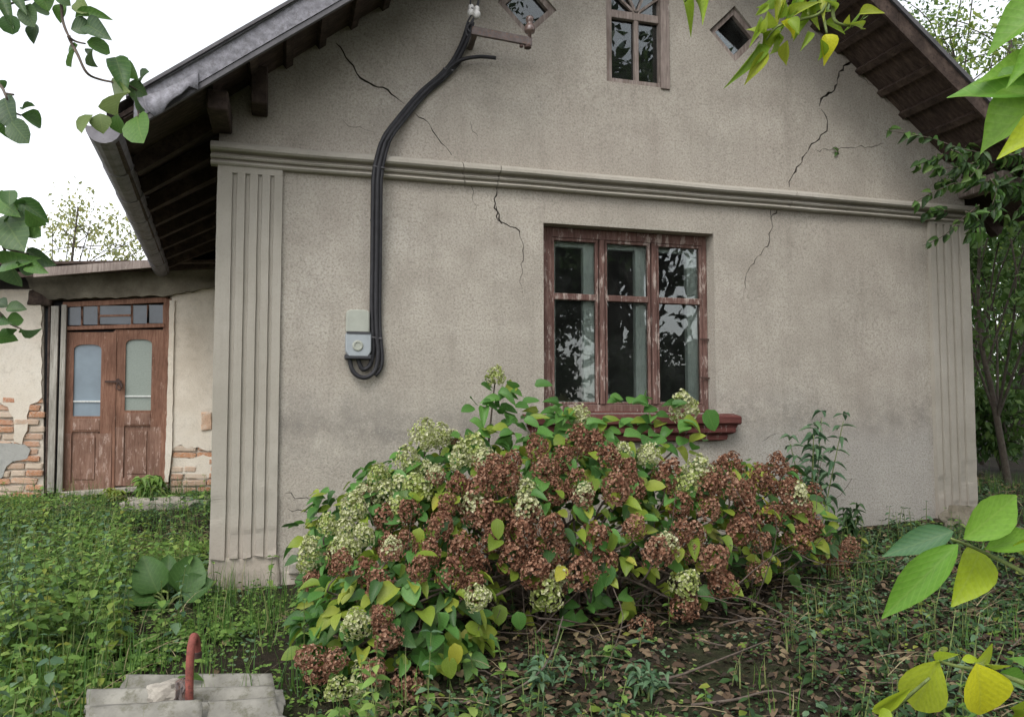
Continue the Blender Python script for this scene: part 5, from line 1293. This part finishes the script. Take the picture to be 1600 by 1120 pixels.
for i, (x, y) in enumerate(((2.6, -13.2), (5.6, -11.6), (8.2, -11.2), (10.6, -11.8), (13.4, -9.0), (10.5, -15.0))):  # unseen shrubs, added so the lower panes reflect dark foliage instead of sky
    tree('reflection_shrub', ('added shrub behind the photographer, first along the row', 'added shrub behind the photographer, second along the row', 'added shrub behind the photographer, third along the row', 'added shrub behind the photographer, fourth along the row', 'added shrub behind the photographer, last along the row', 'added shrub behind the photographer, set back from the row')[i], (x, y, -.45), 3.6, ((0, 0, 1.8), (1.5, 1.3, 1.7)), .2, 3600, 'tree_dark', .05, 14, 80+i, .6, 'added shrubs behind the photographer', low=.1, cat='shrub')
tree('walnut_tree', 'walnut tree standing right of the photographer and shading the yard', (5.6, -5.6, -.2), 6.4, ((-1.3, .6, 5.4), (2.3, 2.0, 1.2)), .17, 5200, 'tree_mid', .13, 18, 95, .6, low=.6)

# ================================================================== branches reaching into the picture
M['fg_dark'] = mat_leaf('branch_leaf_dark', [(0, (.045, .085, .038)), (.5, (.065, .12, .05)), (1, (.09, .16, .055))], .3, .45, veins=.15)
M['fg_green'] = mat_leaf('branch_leaf_green', [(0, (.05, .12, .03)), (.5, (.08, .18, .04)), (1, (.12, .24, .05))], .35, .45, veins=.15)
M['fg_olive'] = mat_leaf('branch_leaf_olive', [(0, (.14, .20, .06)), (1, (.20, .27, .08))], .35, .5, (.16, .12, .05), veins=.15)
M['fg_bright'] = mat_leaf('walnut_leaf_bright', [(0, (.13, .30, .04)), (.5, (.17, .36, .045)), (1, (.22, .40, .05))], .45, .45, veins=.18)
M['fg_lime'] = mat_leaf('walnut_leaf_lime', [(0, (.33, .46, .03)), (.5, (.41, .52, .035)), (1, (.48, .56, .05))], .45, .45, (.20, .12, .03), veins=.22)
M['fg_yellow'] = mat_leaf('walnut_leaf_yellow', [(0, (.66, .66, .03)), (1, (.72, .70, .04))], .45, .45, (.07, .04, .02), veins=.15)
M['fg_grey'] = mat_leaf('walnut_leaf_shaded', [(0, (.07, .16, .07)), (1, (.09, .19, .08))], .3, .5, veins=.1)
M['peach'] = mat_leaf('narrow_leaf_lime', [(0, (.20, .34, .03)), (.5, (.30, .42, .04)), (1, (.42, .46, .05))], .45, .45, veins=.1)
FP = {'ovate': [leaf_proto(12, 'walnut', .16, .18, .012, .012), leaf_proto(12, 'walnut', .26, .28, .02, .012)], 'lance': [leaf_proto(7, 'lance', .3, .35, .015), leaf_proto(7, 'lance', .4, .7, .02)], 'round': [leaf_proto(8, 'round', .15, .15, .01, .02), leaf_proto(8, 'obovate', .25, .3, .02, .02)]}
fm = {}
def fleaf(shape, i, mat):
    k = (shape, i, mat)
    if k not in fm: fm[k] = leaf_mesh('leaf', FP[shape][i], mat)
    return fm[k]
def px_branch(name, label, leaves, stems, dist, mats, shape, off, fac, group=None, seed=0, stem_r=.004, stem_mat='twig', wobble=.10):
    rd = random.Random(seed); T = lambda x, y: (off[0]+x*fac, off[1]+y*fac)
    root = D(*T(*stems[0][0]), dist); e = empty(name, root, label, 'branch', group)
    for s_ in stems:
        pts = [D(*T(x, y), dist+rd.uniform(-.02, .02)) for x, y in s_]; m = MB(); pth = smooth_path(pts, 5); n_ = len(pth)
        m.tube(pth, [stem_r*(1-.6*k/n_) for k in range(n_)], 6); m.build('stem', stem_mat, e, smooth=True)
    for lf in leaves:
        x0_, y0_, x1_, y1_, w = lf[:5]; mt = lf[5] if len(lf) > 5 else rd.choice(mats)
        b_ = D(*T(x0_, y0_), dist+rd.uniform(-.04, .04)); t_ = D(*T(x1_, y1_), dist+rd.uniform(-wobble, wobble)*.6)
        nr = -FW+RT*rd.uniform(-.45, .45)+UP*(rd.uniform(-.1, .6) if dist > 1.2 else .7)
        place_leaf(fleaf(shape, rd.randrange(2), mt), e, b_, t_-b_, nr, (t_-b_).length, w*fac*dist/F*(1.3 if shape != 'ovate' else 1.08))
    return e
f1 = 260/1324
px_branch('beech_branch', 'twig with dark rounded leaves hanging in the top left corner down to the eave', [
 (0,-40,60,100,90),(85,120,85,272,140),(200,45,255,200,120),(285,195,250,315,80),(240,60,405,85,110),(535,30,450,160,115),(600,20,680,85,95,'fg_olive'),(600,140,822,102,75),(565,235,735,205,135),(690,200,805,250,125),(690,335,882,412,110),(740,395,702,518,82),(620,360,525,515,92),
 (920,458,985,650,135),(1010,495,1055,610,105),(1190,575,1088,630,62),(1020,670,1145,745,115),(1040,735,808,830,190,'fg_olive'),(1080,750,1115,890,95,'fg_green'),(1090,925,1112,1112,190,'fg_green'),(935,910,935,1060,120,'fg_green'),(738,915,632,1025,92,'fg_olive'),(795,905,812,1040,125,'fg_olive'),(430,-20,560,20,110),(320,-60,380,60,120),(100,-60,160,20,90)],
 [[(470,-120),(490,60),(500,170),(545,285),(600,330),(680,350)],[(545,285),(575,355),(620,440),(690,580),(800,635),(1000,675),(1090,720)],[(470,-60),(300,-20),(120,20),(30,60)],[(1000,675),(1090,830),(1100,930)]], 1.75, ['fg_dark', 'fg_dark', 'fg_green'], 'round', (0, 0), f1, 'twigs hanging in at the left edge', 1)
px_branch('beech_branch', 'small leaf cluster at the left edge between roof and top corner', [
 (40,780,65,970,170),(165,915,365,985,120),(180,875,248,822,42),(90,970,210,1125,135),(-10,640,40,695,62),(15,890,30,1115,72),(-20,860,20,960,120)], [[(-80,600),(10,690),(40,750),(60,800)],[(40,750),(110,755)],[(-60,900),(40,880),(170,920)]], 1.7, ['fg_dark', 'fg_green'], 'round', (0, 0), f1, 'twigs hanging in at the left edge', 2)
px_branch('beech_branch', 'drooping cluster of green leaves at the left edge before the annex', [
 (60,70,55,150,75),(20,230,120,410,180),(60,120,150,235,105),(115,125,275,245,95),(160,190,278,315,82),(175,310,245,350,72),(75,210,145,390,125),(65,425,162,445,82),(165,445,302,530,92),(175,525,245,565,72),(15,530,125,495,100),(60,500,100,692,112),(110,510,192,595,72),(-20,120,60,190,110),(-30,300,60,400,130),
 (38,815,142,795,70),(38,885,147,872,72),(-20,765,38,785,64),(38,930,107,962,42),(132,935,217,972,46),(-25,990,78,990,84),(-20,870,30,890,60)], [[(-60,200),(0,350),(20,420),(45,475),(70,505)],[(20,420),(120,460),(180,470)],[(-60,780),(10,850),(60,900),(130,935)],[(-20,100),(60,180),(150,200)]], 1.6, ['fg_green', 'fg_green', 'fg_dark'], 'round', (0, 280), .25, 'twigs hanging in at the left edge', 3)
px_branch('walnut_branch', 'close branch with large bright green leaves at the right edge below mid-height', [
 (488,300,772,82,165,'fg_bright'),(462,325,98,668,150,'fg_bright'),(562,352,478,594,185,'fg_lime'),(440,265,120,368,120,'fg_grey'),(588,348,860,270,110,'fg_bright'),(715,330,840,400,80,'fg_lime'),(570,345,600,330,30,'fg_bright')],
 [[(940,560),(766,455),(570,355),(430,298)]], 1.0, ['fg_bright'], 'ovate', (1340, 740), .3394, 'walnut branches at the right edge', 4, .0035, 'green_stem')
px_branch('walnut_branch', 'close branch with yellow spotted leaves in the bottom right corner', [
 (372,858,235,1130,205,'fg_lime'),(365,868,425,822,50,'fg_lime'),(545,872,605,1150,215,'fg_yellow'),(540,872,672,862,105,'fg_lime'),(690,850,800,880,110,'fg_bright'),(640,925,830,985,100,'fg_bright'),(248,985,30,1125,58,'fg_lime'),(700,1080,800,1110,70,'fg_lime'),(480,855,560,850,40,'fg_lime'),(150,1090,100,1130,60,'fg_lime')],
 [[(900,1010),(640,920),(460,885),(372,860)],[(120,1140),(160,1090),(330,940)],[(640,920),(560,870)]], .95, ['fg_lime'], 'ovate', (1340, 740), .3394, 'walnut branches at the right edge', 5, .0035, 'green_stem')
px_branch('walnut_branch', 'close branch with big backlit leaves at the upper right edge', [
 (1650,150,1487,132,78,'fg_bright'),(1640,150,1517,226,84,'fg_bright'),(1640,120,1545,102,55,'fg_bright'),(1650,5,1548,62,66,'fg_bright'),(1640,190,1580,225,50,'fg_lime'),(1660,60,1590,100,50,'fg_bright')],
 [[(1720,60),(1660,130),(1630,155)],[(1720,60),(1670,20),(1640,10)]], .9, ['fg_bright'], 'ovate', (0, 0), 1.0, 'walnut branches at the right edge', 6, .0035, 'green_stem')
px_branch('peach_branch', 'hanging branch of narrow yellow-green leaves at the top before the diamond window', [
 (70,-20,130,96,38),(110,-20,200,22,42),(400,72,475,8,28),(455,50,428,185,44),(500,85,545,5,38),(560,82,625,5,48),(430,145,475,205,54),(412,195,368,322,48),(455,230,366,358,44),(545,180,520,298,40),(515,98,602,152,44,'fg_yellow'),(555,85,595,135,40),(630,15,705,32,42),(695,55,765,18,38),(715,98,792,132,32),(715,155,735,252,60,'fg_yellow'),(690,175,702,282,34),(830,125,882,58,28),(865,62,958,42,38),(872,132,850,98,26),(655,55,595,115,38),(482,155,505,245,44),(598,35,685,92,44),(645,145,620,205,28),(822,65,812,138,26),
 (470,120,520,180,44),(580,20,640,60,40),(660,-30,720,40,42),(520,-20,500,60,40),(610,110,560,160,36),(700,0,790,30,38),(440,100,400,160,34),(560,140,600,100,40,'fg_yellow'),(600,-30,570,50,40),(480,-30,450,50,38)],
 [[(760,-90),(700,50),(600,90),(500,120),(450,180)],[(745,20),(760,100),(850,110),(900,50)],[(700,50),(720,150)],[(200,-80),(120,-30),(85,10)]], 1.6, ['peach'], 'lance', (1040, 0), .35, None, 7, .004, 'green_stem')
# pinnate sprays hanging against the right end of the wall
sp = empty('ash_branch', P(1530, 270, -.55), 'dark green feathery sprays hanging against the right end of the wall', 'branch'); rs = random.Random(8); am = [leaf_mesh('leaf', leaf_proto(4, 'ovate', .25, .3), k) for k in ('fg_dark', 'fg_green', 'tree_mid')]
sprays = [([(1540,240),(1500,232),(1450,215),(1384,204)], -.5, 12, .085), ([(1560,290),(1500,285),(1460,300),(1425,318)], -.45, 11, .08), ([(1530,320),(1500,345),(1475,368),(1442,384)], -.4, 7, .075), ([(1540,250),(1490,262),(1455,262)], -.6, 10, .08), ([(1310,238),(1303,239)], -.02, 3, .05)]
for i in range(26):
    x, y = rs.uniform(1470, 1640), rs.uniform(225, 335); a = rs.uniform(0, 6.28); L = rs.uniform(30, 60)
    sprays.append(([(x, y), (x+math.cos(a)*L*.5, y+math.sin(a)*L*.3), (x+math.cos(a+.3)*L, y+math.sin(a+.3)*L*.6+8)], rs.uniform(-.85, -.25), 8, .085))
for path, Y, nlf, ll in sprays:
    pth = smooth_path([P(x, y, Y+rs.uniform(-.05, .05)) for x, y in path], 8); m = MB(); m.tube(pth, [.006*(1-.7*k/len(pth)) for k in range(len(pth))], 5); m.build('stem', 'twig', sp, smooth=True)
    for k in range(nlf):
        i = int(min(.999, max(0, (k+.5)/nlf+rs.uniform(-.04, .04)))*(len(pth)-1)); tdir = (pth[min(i+1, len(pth)-1)]-pth[max(i-1, 0)]).normalized()
        for s_ in (-1, 1):
            yd = tdir*.6+Vector((0, -.35*s_, -.65+.5*s_))+Vector((rs.gauss(0, .35), rs.gauss(0, .35), rs.gauss(0, .35)))
            place_leaf(rs.choice(am), sp, pth[i], yd, (rs.gauss(0, .5), -.8, .5), ll*rs.uniform(.65, 1.25), ll*rs.uniform(.4, .6))
